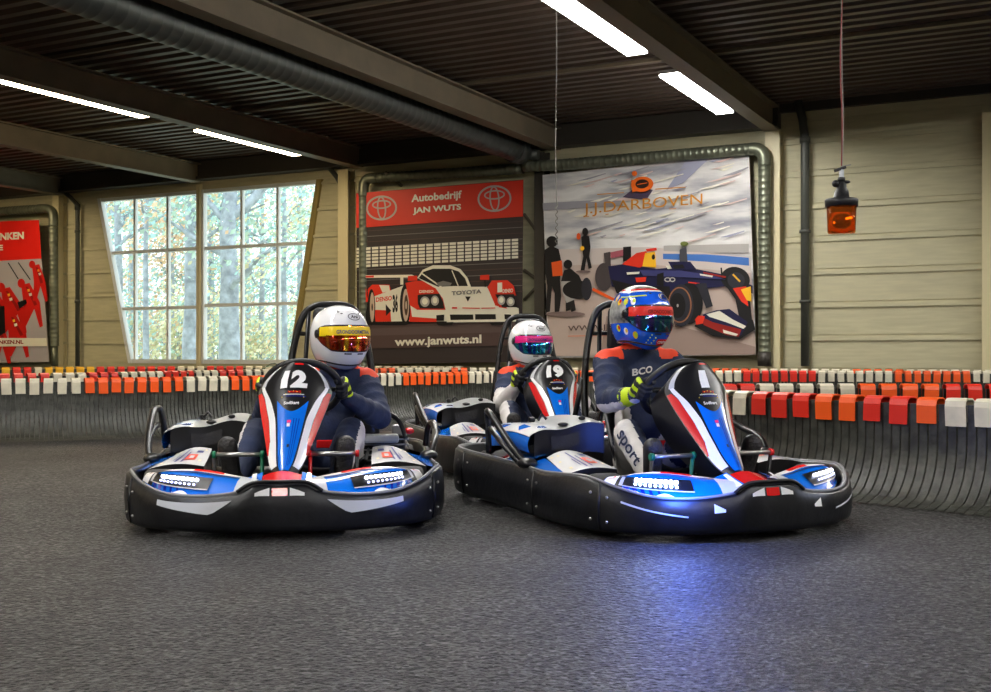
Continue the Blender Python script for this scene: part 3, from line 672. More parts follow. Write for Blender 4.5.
mb = MB(); mb.tube([(0, 0, .37), (0, 0, .45)], .017, mat('white_plug', rgb(215, 220, 225), .4), 12); mb.build('plug', root)
mb = MB(); mb.tube([(0, 0, .37), (0, 0, .395)], .026, M_blackp, 12); mb.box((-.01, 0, .455), (.08, .03, .02), M_blackp, Matrix.Rotation(R(-18), 3, 'Y')); mb.box((.03, 0, .478), (.07, .02, .008), M_cordw, Matrix.Rotation(R(-12), 3, 'Y')); mb.build('clamp', root)
mb = MB(); top = ZD - 1.69 + .02
mb.tube(catmull([(0, 0, .46), (.004, 0, .8), (-.008, 0, 1.2), (.006, 0, 1.7), (.012, 0, 2.2), (0, 0, 2.7), (0, 0, top)], 4), .005, M_cordr, 6)
mb.tube(catmull([(.004, 0, .46), (.012, 0, .8), (.003, 0, 1.2), (.002, 0, 1.7), (.018, 0, 2.2), (.002, 0, 2.7), (.004, 0, top)], 4), .004, M_cordw, 6); mb.build('cord', root)
d = 11.5; xx = (556.5 - CX) / F * d; zf = lambda y: CH - (y - HY) / F * d
mb = MB(); pts = [(xx, d, ZD + .02), (xx, d, zf(60)), (xx - .01, d, zf(150)), (xx, d, zf(200))]
for q in range(26): pts.append((xx + .012 * math.cos(q * 1.5), d + .012 * math.sin(q * 1.5), zf(205) - q * .016))
mb.tube(pts, .0055, mat('dusty_cable', rgb(110, 106, 98), .6), 6)
tag(mb.build('hanging_cable'), 'thin grey cable hanging from the roof in front of the coffee banner', 'cable')

# plant under the window
root = empty('palm_plant', (-3.55, 19.6, 0), label='green palm plant below the right window half, behind the driver with the yellow visor strip', cat='plant')
M_leaf = mat('palm_leaf', rgb(52, 96, 50), .5, noise_amt=.4, noise_scale=10)
mb = MB(); mb.lathe([(.14, 0), (.2, .3), (.18, .3), (.12, .25)], mat('clay_pot', rgb(70, 50, 40), .7), 20); mb.build('pot', root)
rr = random.Random(3); mb = MB()
for q in range(26):
    a = rr.uniform(0, 6.28); l = rr.uniform(.3, .6); h = rr.uniform(.05, .25)
    def g(u, v, a=a, l=l, h=h):
        rad = l * v; z = .3 + .22 * v ** .5 + h * math.sin(v * 2.6) - .1 * v * v; w = .035 * math.sin(math.pi * min(1, v * .95 + .05)) * (2 * u - 1)
        return (rad * math.cos(a) - w * math.sin(a), rad * math.sin(a) + w * math.cos(a), z - abs(w) * .4)
    mb.grid(g, 3, 8, M_leaf)
mb.build('fronds', root)

# ================================================================== OUTSIDE THE WINDOW
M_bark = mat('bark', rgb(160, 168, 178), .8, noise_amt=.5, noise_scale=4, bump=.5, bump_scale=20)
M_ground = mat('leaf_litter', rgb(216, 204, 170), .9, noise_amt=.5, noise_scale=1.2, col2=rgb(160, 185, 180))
def bg(d): return d
mb = MB()
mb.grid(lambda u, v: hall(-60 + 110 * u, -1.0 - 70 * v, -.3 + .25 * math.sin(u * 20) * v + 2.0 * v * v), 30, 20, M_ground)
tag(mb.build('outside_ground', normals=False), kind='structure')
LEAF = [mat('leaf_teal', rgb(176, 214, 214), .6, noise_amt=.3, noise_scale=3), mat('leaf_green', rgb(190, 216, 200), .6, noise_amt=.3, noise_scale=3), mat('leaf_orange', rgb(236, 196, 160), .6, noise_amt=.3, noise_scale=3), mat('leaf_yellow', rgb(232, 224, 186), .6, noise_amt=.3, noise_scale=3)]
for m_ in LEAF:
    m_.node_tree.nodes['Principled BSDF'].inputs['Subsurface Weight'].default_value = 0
def tree(px, d, r, h, leafm, label, seed, nleaf=900, branches=7, lean=0, low=2.0, big=None):
    rr = random.Random(seed); x = (px - CX) / F * d
    root = empty('tree', (x, d, -.2), label=label, cat='tree', group='trees outside the window')
    mb = MB(); pts = [(lean * t * t * h * .1 + rr.uniform(-.04, .04) * r * 3, rr.uniform(-.05, .05), h * t) for t in [i / 8 for i in range(9)]]
    mb.tube(catmull(pts, 3), [r * (1.25 if i == 0 else 1) * (1 - .6 * i / 24) for i in range(25)], M_bark, 12); tips = []
    for b_ in range(branches):
        t = rr.uniform(.3, .95); z = h * t; a = rr.uniform(0, 6.28); L = rr.uniform(1.2, 3.2) * (1.2 - t * .5)
        p0 = Vector((lean * t * t * h * .1, 0, z)); pp = [p0]
        for q in range(1, 6): pp.append(p0 + Vector((math.cos(a + .1 * q) * L * q / 5, math.sin(a) * L * q / 5, L * .5 * q / 5 + rr.uniform(-.12, .12))))
        mb.tube(catmull(pp, 2), [r * .35 * (1 - .85 * i / 10) + .01 for i in range(11)], M_bark, 6); tips += [pp[-1], pp[3]]
        for s_ in range(3):
            q0 = pp[2 + s_]; a2 = a + rr.uniform(-1.2, 1.2); l2 = rr.uniform(.5, 1.3); q1 = q0 + Vector((math.cos(a2) * l2, math.sin(a2) * l2, rr.uniform(-.2, .7)))
            mb.tube([q0, (q0 + q1) / 2 + Vector((0, 0, .08)), q1], [.03, .02, .008], M_bark, 5); tips.append(q1)
    if big:
        pp = [Vector(p) for p in big]; mb.tube(catmull(pp, 4), [r * .5 * (1 - .7 * i / (4 * (len(pp) - 1))) for i in range(4 * (len(pp) - 1) + 1)], M_bark, 8); tips += pp[2:]
    mb.build('trunk', root)
    mb = MB()
    for q in range(int(nleaf * 1.5)):
        c = Vector(rr.choice(tips)) + Vector((rr.gauss(0, .6), rr.gauss(0, .6), rr.gauss(0, .5)))
        if c.z < low: continue
        n = Vector((rr.gauss(0, 1), rr.gauss(0, 1), rr.gauss(0, 1))).normalized(); u = n.orthogonal().normalized(); v = n.cross(u); s_ = rr.uniform(.06, .13)
        mb.face([c + u * s_, c + v * s_ * .6, c - u * s_, c - v * s_ * .6], LEAF[leafm if rr.random() < .75 else rr.randrange(4)])
    mb.build('foliage', root, normals=False)
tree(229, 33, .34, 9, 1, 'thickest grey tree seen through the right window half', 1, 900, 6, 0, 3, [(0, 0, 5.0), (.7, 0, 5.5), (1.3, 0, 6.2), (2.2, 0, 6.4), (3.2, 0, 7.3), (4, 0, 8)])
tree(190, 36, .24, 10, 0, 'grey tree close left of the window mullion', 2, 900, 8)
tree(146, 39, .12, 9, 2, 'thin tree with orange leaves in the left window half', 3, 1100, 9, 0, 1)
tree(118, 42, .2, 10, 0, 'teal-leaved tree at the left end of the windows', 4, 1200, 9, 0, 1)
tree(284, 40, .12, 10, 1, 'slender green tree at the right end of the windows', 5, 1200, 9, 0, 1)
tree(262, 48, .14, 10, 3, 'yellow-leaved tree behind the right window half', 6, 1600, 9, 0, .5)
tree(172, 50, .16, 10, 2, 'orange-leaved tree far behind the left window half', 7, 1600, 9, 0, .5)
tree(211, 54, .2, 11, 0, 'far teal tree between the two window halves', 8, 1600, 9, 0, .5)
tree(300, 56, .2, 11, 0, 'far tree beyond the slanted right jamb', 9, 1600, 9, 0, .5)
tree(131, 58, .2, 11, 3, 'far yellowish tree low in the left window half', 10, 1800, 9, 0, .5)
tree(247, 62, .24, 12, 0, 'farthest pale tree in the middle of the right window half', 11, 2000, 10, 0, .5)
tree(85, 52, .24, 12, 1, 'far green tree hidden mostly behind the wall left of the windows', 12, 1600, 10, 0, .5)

def bush(px, d, r, h, lm, label, seed):
    rr = random.Random(seed); x = (px - CX) / F * d
    root = empty('bush', (x, d, -.2), label=label, cat='bush', group='bushes outside the window')
    mb = MB(); tips = []
    for q in range(14):
        a = rr.uniform(0, 6.28); l = rr.uniform(.3, 1) * r; e_ = Vector((math.cos(a) * l, math.sin(a) * l, h * rr.uniform(.4, 1)))
        mb.tube([(0, 0, 0), e_ * .5 + Vector((0, 0, .2)), e_], [.035, .02, .008], M_bark, 5); tips += [e_, e_ * .7, e_ * .45 + Vector((0, 0, .2))]
    mb.build('stems', root); mb = MB()
    for q in range(2200):
        c = Vector(rr.choice(tips)) + Vector((rr.gauss(0, .45), rr.gauss(0, .45), rr.gauss(0, .4)))
        if c.z < 0: continue
        n = Vector((rr.gauss(0, 1), rr.gauss(0, 1), rr.gauss(0, 1))).normalized(); u = n.orthogonal().normalized(); v = n.cross(u); s_ = rr.uniform(.05, .13)
        mb.face([c + u * s_, c + v * s_ * .6, c - u * s_, c - v * s_ * .6], LEAF[lm if rr.random() < .7 else rr.randrange(4)])
    mb.build('foliage', root, normals=False)
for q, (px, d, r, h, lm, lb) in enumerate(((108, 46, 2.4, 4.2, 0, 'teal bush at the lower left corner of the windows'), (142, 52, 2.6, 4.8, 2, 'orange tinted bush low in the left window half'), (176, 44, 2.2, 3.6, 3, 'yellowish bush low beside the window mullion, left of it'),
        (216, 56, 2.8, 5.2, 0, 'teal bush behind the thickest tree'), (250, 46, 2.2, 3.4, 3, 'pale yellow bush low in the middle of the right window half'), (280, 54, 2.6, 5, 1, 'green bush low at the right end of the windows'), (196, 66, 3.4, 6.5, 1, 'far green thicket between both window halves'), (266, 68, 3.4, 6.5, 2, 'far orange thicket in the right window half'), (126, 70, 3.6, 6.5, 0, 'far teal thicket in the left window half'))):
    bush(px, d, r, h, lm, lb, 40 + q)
# ================================================================== GO KARTS  (local: +Y forward, +X the driver's right, Z up)
K_bump = mat('bumper_plastic', rgb(14, 15, 19), .36, noise_amt=.5, noise_scale=6, bump=.10, bump_scale=25, spec=.4)
K_rim = mat('worn_rim', rgb(120, 120, 122), .45)
K_blk = mat('kart_black', rgb(20, 20, 22), .3)
K_tube = mat('black_tube', rgb(16, 16, 18), .28)
K_blue = mat('kart_blue', rgb(8, 108, 218), .22, coat=.6)
K_blued = mat('kart_deep_blue', rgb(14, 44, 160), .22, coat=.6)
K_white = mat('kart_white', rgb(240, 240, 240), .25, coat=.5)
K_silv = mat('kart_silver', rgb(192, 194, 198), .3, coat=.3)
K_red = mat('kart_red', rgb(214, 24, 26), .25, coat=.5)
K_grey = mat('kart_grey', rgb(150, 152, 152), .38)
K_tyre = mat('tyre_rubber', rgb(44, 43, 44), .7, noise_amt=.3, noise_scale=12, bump=.2, bump_scale=50)
K_metal = mat('bare_metal', rgb(170, 168, 165), .3, .8)
K_gold = mat('rim_gold', rgb(150, 140, 120), .35, .8)
K_green = mat('pedal_green', rgb(14, 110, 74), .4)
K_pink = mat('decal_pink', rgb(226, 40, 120), .3)
K_yel = mat('knob_yellow', rgb(240, 200, 20), .4)
K_ink = mat('decal_navy', rgb(40, 44, 120), .4)
K_seat = mat('seat_shell', rgb(24, 24, 28), .35)

BC = [(0, 1.06, .250), (.11, 1.058, .250), (.19, 1.05, .215), (.36, 1.005, .195), (.53, .925, .20), (.655, .81, .235), (.735, .66, .275), (.77, .45, .27), (.77, .25, .262), (.755, 0, .268), (.76, -.3, .278), (.77, -.65, .285), (.74, -.93, .29), (.62, -1.08, .29), (.3, -1.13, .29), (0, -1.14, .29)]
full = [Vector(p) for p in BC] + [Vector((-p[0], p[1], p[2])) for p in BC[-2:0:-1]]
OUT = catmull(full, 8, True)      # closed outline with the height of the upper rim
def out_at(k, off=0):
    n = len(OUT); p = OUT[k % n]; t = (OUT[(k + 1) % n] - OUT[(k - 1) % n]); nrm = Vector((-t.y, t.x, 0)).normalized()
    if nrm.dot(Vector((p.x, p.y, 0))) < 0: nrm = -nrm
    return p, nrm
def bump_face(x, f, off=.014, front=True):
    # a point on the front face of the bumper at side position x, height fraction f
    best = min((k for k in range(len(OUT)) if OUT[k].y > .3), key=lambda k: abs(OUT[k].x - x))
    n = len(OUT); a, b = best, best
    for c in (best - 1, best + 1):
        if (OUT[c % n].x - x) * (OUT[best].x - x) <= 0: b = c
    pa, na = out_at(a); pb, nb = out_at(b); q = 0 if a == b or abs(pb.x - pa.x) < 1e-6 else (x - pa.x) / (pb.x - pa.x)
    p = pa.lerp(pb, q); nn = na.lerp(nb, q).normalized()
    bul = interp(f, [(0, 0), (.05, .008), (.15, .014), (.55, .02), (.93, .008), (1, -.004)])
    return Vector((p.x, p.y, 0)) + nn * (bul + off) + Vector((0, 0, .04 + (p.z - .04) * f))
def mirror(s, pts): return [(s * x, y, z) for x, y, z in pts]

def make_bumper(root, wedge=True):
    mb = MB(); n = len(OUT)
    def sec(u, v):
        k = round(u * n) % n; p, nr = out_at(k); zt = p.z
        prof = [(-.012, .035), (.008, .05), (.014, .04 + (zt - .04) * .15), (.02, .04 + (zt - .04) * .55), (.008, zt - .012), (-.004, zt), (-.026, zt + .002), (-.034, zt - .01), (-.036, .08), (-.03, .04)]
        o, z = prof[round(v * len(prof)) % len(prof)]
        return Vector((p.x, p.y, 0)) + nr * o + Vector((0, 0, z))
    mb.grid(sec, n, 10, K_bump, True, closeu=True, closev=True)
    # vertical section joints and bolts
    for s in (1, -1):
        for y_, in ((.74,), (.18,), (-.72,)):
            k = min((k for k in range(n) if OUT[k].x * s > .3), key=lambda k: abs(OUT[k].y - y_)); p, nr = out_at(k)
            mb.tube([Vector((p.x, p.y, 0)) + nr * .008 + Vector((0, 0, .05)), Vector((p.x, p.y, 0)) + nr * .021 + Vector((0, 0, .6 * p.z)), Vector((p.x, p.y, 0)) + nr * .004 + Vector((0, 0, p.z))], .007, K_blk, 6)
            for dk in (-2, 2):
                for f in (.35, .8):
                    p2, n2 = out_at(k + dk); mb.ell(Vector((p2.x, p2.y, 0)) + n2 * .018 + Vector((0, 0, p2.z * f)), (.007, .007, .007), K_metal, 8)
    b = mb.build('bumper', root)
    mb = MB(); mb.tube([Vector((p.x, p.y, 0)) + nr * -.014 + Vector((0, 0, p.z + .004)) for p, nr in (out_at(k) for k in range(n))], .0075, K_rim, 6, closed=True)
    mb.build('bumper_rim', b)
    mb = MB()
    for s in (1, -1):   # light wedge stickers on the front
        mb = MB()
        def g(u, v): # u along x, v height: trapezoid
            x = .21 + .34 * u; lo = interp(u, [(0, .84), (.28, .50), (1, .70)]); hi = .85
            return bump_face(s * x, lo + (hi - lo) * v, .004)
        if wedge: mb.grid(g, 14, 3, K_silv)
        else:
            mb.grid(lambda u, v: bump_face(s * (.40 + .24 * u), .50 + .22 * u + .045 * v, .004), 10, 2, K_silv); mb.build('bumper_sticker', b, normals=False); mb = MB()
            mb.grid(lambda u, v: bump_face(s * (.24 + .05 * u), .60 + .18 * v * (.4 + u), .004), 4, 2, K_white)
        mb.build('bumper_sticker', b, normals=False)
    mb = MB()
    mb.grid(lambda u, v: bump_face(-.035 + .07 * u, .78 + .17 * v, .004), 5, 2, K_red)
    for s in (1, -1): mb.grid(lambda u, v: bump_face(s * (.045 + .065 * u), .78 + .17 * v * (1 - u * .6), .004), 4, 2, K_white)
    mb.build('nose_sticker', b, normals=False)
    # bar over the nose
    mb = MB(); mb.tube(catmull([(-.19, 1.05, .222), (-.12, 1.055, .262), (0, 1.06, .266), (.12, 1.055, .262), (.19, 1.05, .222)], 5), .009, K_bump, 8); mb.build('nose_bar', b)

def pod_surface(s):
    Fr = catmull([(.12, 1.01, .225), (.28, .985, .19), (.45, .915, .19), (.58, .81, .205), (.67, .68, .235)], 6)
    Bk = catmull([(.10, .88, .255), (.24, .82, .275), (.38, .775, .295), (.52, .765, .295), (.62, .70, .27)], 6)
    def S(u, v, o=0):
        q = min(max(u, 0), 1) * (len(Fr) - 1); i = min(int(q), len(Fr) - 2); f = q - i
        a = Fr[i].lerp(Fr[i + 1], f); b = Bk[i].lerp(Bk[i + 1], f); p = a.lerp(b, v)
        p = p + Vector((0, .22, .98)) * (.020 * math.sin(math.pi * min(max(v, 0), 1)) + o * .8) + Vector((0, o, 0))
        return Vector((s * p.x, p.y, p.z))
    return S
def make_pod(root, s, K):
    S = pod_surface(s); mb = MB()
    mb.grid(lambda u, v: S(u, v), 25, 9, K_blue)
    mb.grid(lambda u, v: S(u, 1) + Vector((0, -.0 - .02 * v, -.12 * v)), 25, 3, K_blk)     # drop at the back
    mb.grid(lambda u, v: S(u, 0) + Vector((0, 0, -.08 * v)), 25, 2, K_blk)
    e = .003
    mb.strip(lambda u, v: S(v, u, e), 0, 1, 0, .16, 5, 5, K_silv)                     # silver inner end
    mb.strip(lambda u, v: S(v, u, e), lambda v: .80 + .1 * v, 1, .14, .9, 3, 20, K_white)     # white band behind
    mb.strip(lambda u, v: S(v, u, e * 1.6), lambda v: .88, 1, .30, .55, 2, 8, K_red)
    mb.strip(lambda u, v: S(v, u, e * 1.2), lambda v: .70 + .1 * v, lambda v: .735 + .1 * v, .16, .9, 2, 16, K_blk)
    for a in range(5):
        mb.strip(lambda u, v: S(v + (u - .5) * .12, u, e), .06, .62, .60 + a * .055, .615 + a * .055 + .006 * a, 4, 3, K_blued)
    mb.strip(lambda u, v: S(v, u, e * 1.3), .05, .92, .83, .885, 4, 4, K_blk)
    mb.strip(lambda u, v: S(v, u, e * 1.3), .04, .96, .885, .995, 5, 5, K_white)
    mb.face([S(.905, .55, e * 2), S(.93, .80, e * 2), S(.985, .30, e * 2)], K_red)
    mb.strip(lambda u, v: S(v, u, e * 1.5), lambda v: .04, lambda v: .04 + .08 * abs(math.sin((v - .46) * 24)), .46, .60, 2, 12, K_white)
    pod = mb.build('front_spoiler', root, normals=False)
    mb = MB(); mb.strip(lambda u, v: S(v, u, .006), .20, .58, .34, .86, 4, 14, K_blk)
    mb.strip(lambda u, v: S(v, u, .008), .17, .20, .34, .86, 2, 14, K_silv); mb.strip(lambda u, v: S(v, u, .008), lambda v: .20, .58, .835, .86, 3, 3, K_silv)
    h = mb.build('headlight', pod, normals=False)
    mb = MB(); M = K['led'] if s > 0 else K['led_r']; M2 = K['led2'] if s > 0 else K['led2_r']
    for k in range(9):
        u = .45 + k * .037
        for v, r in ((.44, .0085), (.29, .0055)): mb.ell(S(u, v, .009), (r * 1.15, r, r), M if v > .4 else M2, 8)
    mb.build('led_row', h)
def make_fairing(root, num, K):
    W = [(0, .035), (.05, .05), (.15, .078), (.3, .105), (.45, .132), (.6, .160), (.70, .175), (.79, .184), (.86, .165), (.94, .115), (1, .07)]
    CL = catmull([(0, .82, .285), (0, .735, .36), (0, .64, .47), (0, .55, .59), (0, .475, .70), (0, .42, .80)], 6)
    Ws = catmull([(a, b, 0) for a, b in W], 6)
    def width(v):
        for a, b in zip(Ws, Ws[1:]):
            if v <= b.x: return a.y + (b.y - a.y) * (v - a.x) / max(b.x - a.x, 1e-6)
        return Ws[-1].y
    def S(u, v, o=0):
        vv = min(max(v, 0), 1); q = vv * (len(CL) - 1); i = min(int(q), len(CL) - 2); c = CL[i].lerp(CL[i + 1], q - i); t = (CL[i + 1] - CL[i]).normalized()
        n = Vector((0, t.z, -t.y)); n = n if n.y > 0 else -n
        w = width(vv); dep = (.42 * w + .015) * abs(u) ** 2.2
        return Vector((-u * w - .045 * vv, 0, 0)) + c - n * dep + n * o + Vector((-u * o * .4, 0, 0))
    mb = MB()
    mb.grid(lambda u, v: S(2 * u - 1, v), 25, 41, K_blk)
    for s in (1, -1):       # sides sweep back behind the stripes
        mb.grid(lambda u, v: S(s, v) + Vector((s * .03 * u, -.26 * u * math.sin(math.pi * (.12 + .8 * v)), -.06 * u)), 4, 41, K_blk)
    mb.grid(lambda u, v: S(2 * u - 1, 1) + Vector((0, -.05 * v, .004 - .05 * v * v)), 13, 4, K_blk)
    e = .003
    top = lambda u: .555 + .10 * u * u * 4
    nu = 24
    mb.grid(lambda u, v: S((u - .5) * 1.0 * .92 * (1 if True else 1), .03 + (top((u - .5)) - .03 - .01) * v, e), 13, 26, K_blue)
    for s in (1, -1):
        mb.strip(lambda u, v: S(s * u, v, e), lambda v: interp(v, [(.1, .56), (.3, .53), (.5, .53), (.65, .64), (.8, .82)]), lambda v: interp(v, [(0, .97), (.26, .97), (.34, .78), (.5, .75), (.7, .81), (.8, .9)]), .10, .80, 4, 30, K_white)
        mb.strip(lambda u, v: S(s * u, v, e * 1.3), lambda v: interp(v, [(.24, .93), (.34, .79), (.5, .76), (.7, .82), (.78, .92)]), lambda v: .985, .24, .76, 4, 24, K_red)
        mb.strip(lambda u, v: S(s * u, v, e), lambda v: .80, lambda v: .92, .80, .97, 2, 10, K_silv)
        for k in range(3 if s > 0 else 1):
            mb.strip(lambda u, v: S(u, v, e * 1.4), .10 + k * .09 if s > 0 else -.02, .125 + k * .09 if s > 0 else -.01, .06 + .02 * k, .49, 2, 12, K_blued) if s > 0 else None
    mb.strip(lambda u, v: S(u, v, e * 1.5), -.03, .07, .26, .285, 5, 3, K_blk)       # small socket
    mb.strip(lambda u, v: S(u, v, e * 1.7), -.12, .02, .455, .475, 4, 3, K_pink); mb.strip(lambda u, v: S(u, v, e * 1.7), -.12, .0, .425, .45, 4, 3, K_white)
    mb.strip(lambda u, v: S(u, v, e * 1.7), -.1, .35, .955, .975, 4, 3, K_red)
    fair = mb.build('front_fairing', root, normals=False)
    mb = MB(); w = .13 if len(num) == 1 else .36
    x0 = -w - .02; x1 = w - .02
    mb.text(num, lambda x, y: S(x0 + (x1 - x0) * x, .745 + .155 * y, .0045), K_white, .065, 1); mb.build('race_number', fair, normals=False)
    mb = MB()
    mb.text('Sodikart', lambda x, y: S(-.26 + .46 * x, .60 + .026 * y, .0045), K_white, .03, 1)
    mb.text('RACING', lambda x, y: S(-.16 + .36 * x, .70 + .018 * y, .0045), K_red, .02, 1)
    mb.strip(lambda u, v: S(u, v, .0045), -.28, .30, .682, .690, 6, 2, K_silv); mb.strip(lambda u, v: S(u, v, .0045), -.2, .36, .668, .673, 6, 2, K_blued)
    for k in range(7): a = math.pi * k / 6; mb.ell(S(-.32 + .62 * k / 6, .665 + .05 * math.sin(a), .004), (.0028, .0028, .0028), K_yel, 6)
    mb.build('sponsor_lettering', fair, normals=False)
def make_wheel(root, x, y, r, w, steer=0):
    e = empty('wheel', (x, y, r)); e.parent = root; e.rotation_euler = (0, 0, steer)
    mb = MB(); h = w / 2
    mb.lathe([(r * .55, -h * .92), (r * .8, -h), (r * .93, -h * .96), (r * .985, -h * .8), (r, -h * .5), (r, h * .5), (r * .985, h * .8), (r * .93, h * .96), (r * .8, h), (r * .55, h * .92), (r * .5, 0)], K_tyre, 36, 'X', cap=False); mb.build('tyre', e)
    mb = MB(); mb.lathe([(r * .56, -h * .9), (r * .52, -h * .7), (r * .3, -h * .5), (.02, -h * .5), (.02, h * .5), (r * .3, h * .5), (r * .52, h * .7), (r * .56, h * .9)], K_gold, 28, 'X')
    for k in range(5):
        a = k * 2 * math.pi / 5; mb.ell((h * .55, r * .22 * math.cos(a), r * .22 * math.sin(a)), (.008, .008, .008), K_blk, 8)
    mb.build('rim', e)
def solid(o, t):
    m = o.modifiers.new('thickness', 'SOLIDIFY'); m.thickness = t; m.offset = 0; return o

def make_kart(num, Fx, Fy, th, label, led, led2, led_r, led2_r):
    # Fx,Fy: middle of the front edge on the floor; th: heading, clockwise seen from above, 0 = straight at the viewer
    hd = Vector((math.sin(th), -math.cos(th), 0)); o = Vector((Fx, Fy, 0)) - hd * 1.06
    root = empty('go_kart', o, math.pi + th, label=label, cat='go-kart', group='rental racing karts'); K = {'led': led, 'led2': led2, 'led_r': led_r, 'led2_r': led2_r}
    make_bumper(root, num != '1')
    for s in (1, -1): make_pod(root, s, K)
    make_fairing(root, num, K)
    # nose under the fairing
    mb = MB()
    def nose(u, v):
        x = (2 * u - 1) * (.095 - .0 * v); return (-x, 1.03 - .18 * v, .228 + .045 * v + .02 * math.cos(math.pi * (u - .5)) )
    mb.grid(nose, 9, 6, K_red)
    for s in (1, -1):
        mb.grid(lambda u, v: (s * (.09 + .085 * u) , 1.01 - .17 * v * (1 - .15 * u) - .03 * u, .243 + .045 * v - .04 * u * (1 - v) - .03 * u * v), 6, 6, K_blue)
        mb.face([(s * .11, 1.0, .248), (s * .14, .99, .240), (s * .135, .88, .283), (s * .115, .88, .288)], K_white)
        mb.grid(lambda u, v: (s * .175, .97 - .17 * u, .20 - .12 * v + .06 * u), 2, 2, K_blk)
    mb.box((0, .84, .18), (.2, .2, .1), K_blk, bev=.02)
    mb.build('nose_cone', root, normals=False)
    # floor tray and chassis
    mb = MB(); mb.box((0, .22, .05), (.62, 1.25, .012), K_blk, bev=.004); mb.build('floor_tray', root)
    mb = MB()
    for s in (1, -1):
        mb.tube(catmull([(s * .20, 1.0, .10), (s * .30, .8, .07), (s * .32, .3, .07), (s * .36, -.3, .07), (s * .33, -.95, .10)], 6), .018, K_tube)
        mb.tube(catmull([(s * .34, .35, .08), (s * .62, .32, .12), (s * .70, .15, .13), (s * .70, -.3, .13), (s * .60, -.42, .13), (s * .35, -.42, .09)], 6), .014, K_tube)
        mb.tube([(s * .32, .62, .09), (s * .52, .62, .13)], .02, K_metal)
        # steering link
        mb.tube([(s * .04, .5, .14), (s * .50, .58, .13)], .009, K_metal)
    mb.tube([(-.33, -.9, .1), (.33, -.9, .1)], .018, K_tube); mb.tube([(-.3, .82, .08), (.3, .82, .08)], .018, K_tube)
    mb.build('chassis_frame', root)
    mb = MB(); mb.tube([(-.62, -.68, .145), (.62, -.68, .145)], .02, K_metal, 12); mb.build('rear_axle', root)
    for s in (1, -1):
        make_wheel(root, s * .60, .60, .142, .14, -.10 if th > .3 else .04); make_wheel(root, s * .585, -.68, .146, .20)
    # side bodywork
    for s in (1, -1):
        mb = MB()
        L0 = catmull([(.42, .40, .275), (.42, .26, .295), (.425, .12, .315), (.43, .0, .33)], 5); L1 = catmull([(.70, .40, .262), (.67, .26, .275), (.635, .12, .29), (.61, .0, .305)], 5)
        def T(u, v, o=0):
            q = v * (len(L0) - 1); i = min(int(q), len(L0) - 2); a = L0[i].lerp(L0[i + 1], q - i); b = L1[i].lerp(L1[i + 1], q - i); p = a.lerp(b, u)
            return Vector((s * p.x, p.y, p.z + .02 * math.sin(math.pi * u) + o))
        mb.grid(lambda u, v: T(u, v), 9, 12, K_white)
        mb.grid(lambda u, v: T(0, v) + Vector((0, 0, -.2 * u)), 3, 12, K_blk); mb.grid(lambda u, v: T(1, v) + Vector((0, 0, -.14 * u)), 3, 12, K_blk)
        mb.grid(lambda u, v: T(u, 0) + Vector((0, 0, -.16 * v)), 9, 2, K_blk)
        side = mb.build('side_pod', root, normals=False)
        mb = MB()
        for a, b_, c_, d_ in ((.42, .455, .10, .62), (.52, .565, .10, .82), (.60, .625, .2, .5)):
            mb.strip(lambda u, v: T(u, v, .004), a, b_, c_, d_, 2, 8, K_ink)
        mb.strip(lambda u, v: T(u, v, .004), .22, .42, .22, .5, 3, 4, mat('emblem_orange', rgb(232, 84, 50), .35)); mb.strip(lambda u, v: T(u, v, .005), .27, .36, .28, .42, 2, 3, K_white)
        mb.strip(lambda u, v: T(u, v, .004), .15, .30, .60, .72, 3, 3, K_ink)
        for a, b_ in ((.8, .15), (.85, .5), (.75, .75), (.1, .2), (.08, .75), (.9, .8)): mb.strip(lambda u, v: T(u, v, .004), a, a + .05, b_, b_ + .06, 2, 2, mat('decal_cream', rgb(226, 210, 150), .4))
        mb.build('sponsor_sticker', side, normals=False)
        # blue flank between the pod and the rear cover
        mb = MB()
        def B(u, v, o=0): return Vector((s * (.46 + .27 * u + o), -.01 - .40 * v, .30 - .02 * u + .03 * math.sin(math.pi * u) + o - .03 * v))
        mb.grid(lambda u, v: (s * (.705 - .095 * v + u * (.035 + .10 * v)), .40 - .42 * v, .266 + .036 * v - u * (.01 + .03 * v)), 5, 12, K_blue)
        mb.grid(B, 7, 7, K_blue); mb.strip(lambda u, v: B(u, v, .004), .0, 1, .72, .84, 6, 3, K_white); mb.strip(lambda u, v: B(u, v, .004), .0, 1, .84, 1, 6, 3, K_red)
        mb.grid(lambda u, v: B(u, 1) + Vector((0, 0, -.14 * v)), 7, 2, K_blk); mb.build('side_panel', root, normals=False)
    # rear wheel cover on the driver's right, engine on the left
    mb = MB()
    def Rc(u, v, o=0):   # u inner->outer, v front->back
        x = .25 + .44 * u; y = -.04 - .52 * v - .04 * math.sin(math.pi * u)
        z = .445 + .05 * math.sin(math.pi * min(1, v * .7 + .15)) * (1 - .5 * u) - .05 * u ** 3 + .012 * math.sin(u * 9)
        return Vector((x, y, z + o))
    mb.grid(lambda u, v: Rc(u, v), 17, 11, K_grey)
    mb.strip(lambda u, v: Rc(u, v, .003), .66, 1, 0, 1, 6, 11, K_white)
    for (a, b_, c_, d_) in ((.70, .82, .05, .16), (.84, .97, .2, .4), (.68, .8, .45, .6), (.88, 1, .62, .85), (.72, .84, .78, .95)):
        mb.face([Rc(a, c_, .006), Rc(b_, (c_ + d_) / 2, .006), Rc((a + b_) / 2, d_, .006), Rc(a - .02, d_, .006)], K_blue)
    mb.grid(lambda u, v: Rc(1, u) + Vector((-.004 + .012 * math.sin(math.pi * v), 0, -.085 * v)), 11, 5, K_blue)
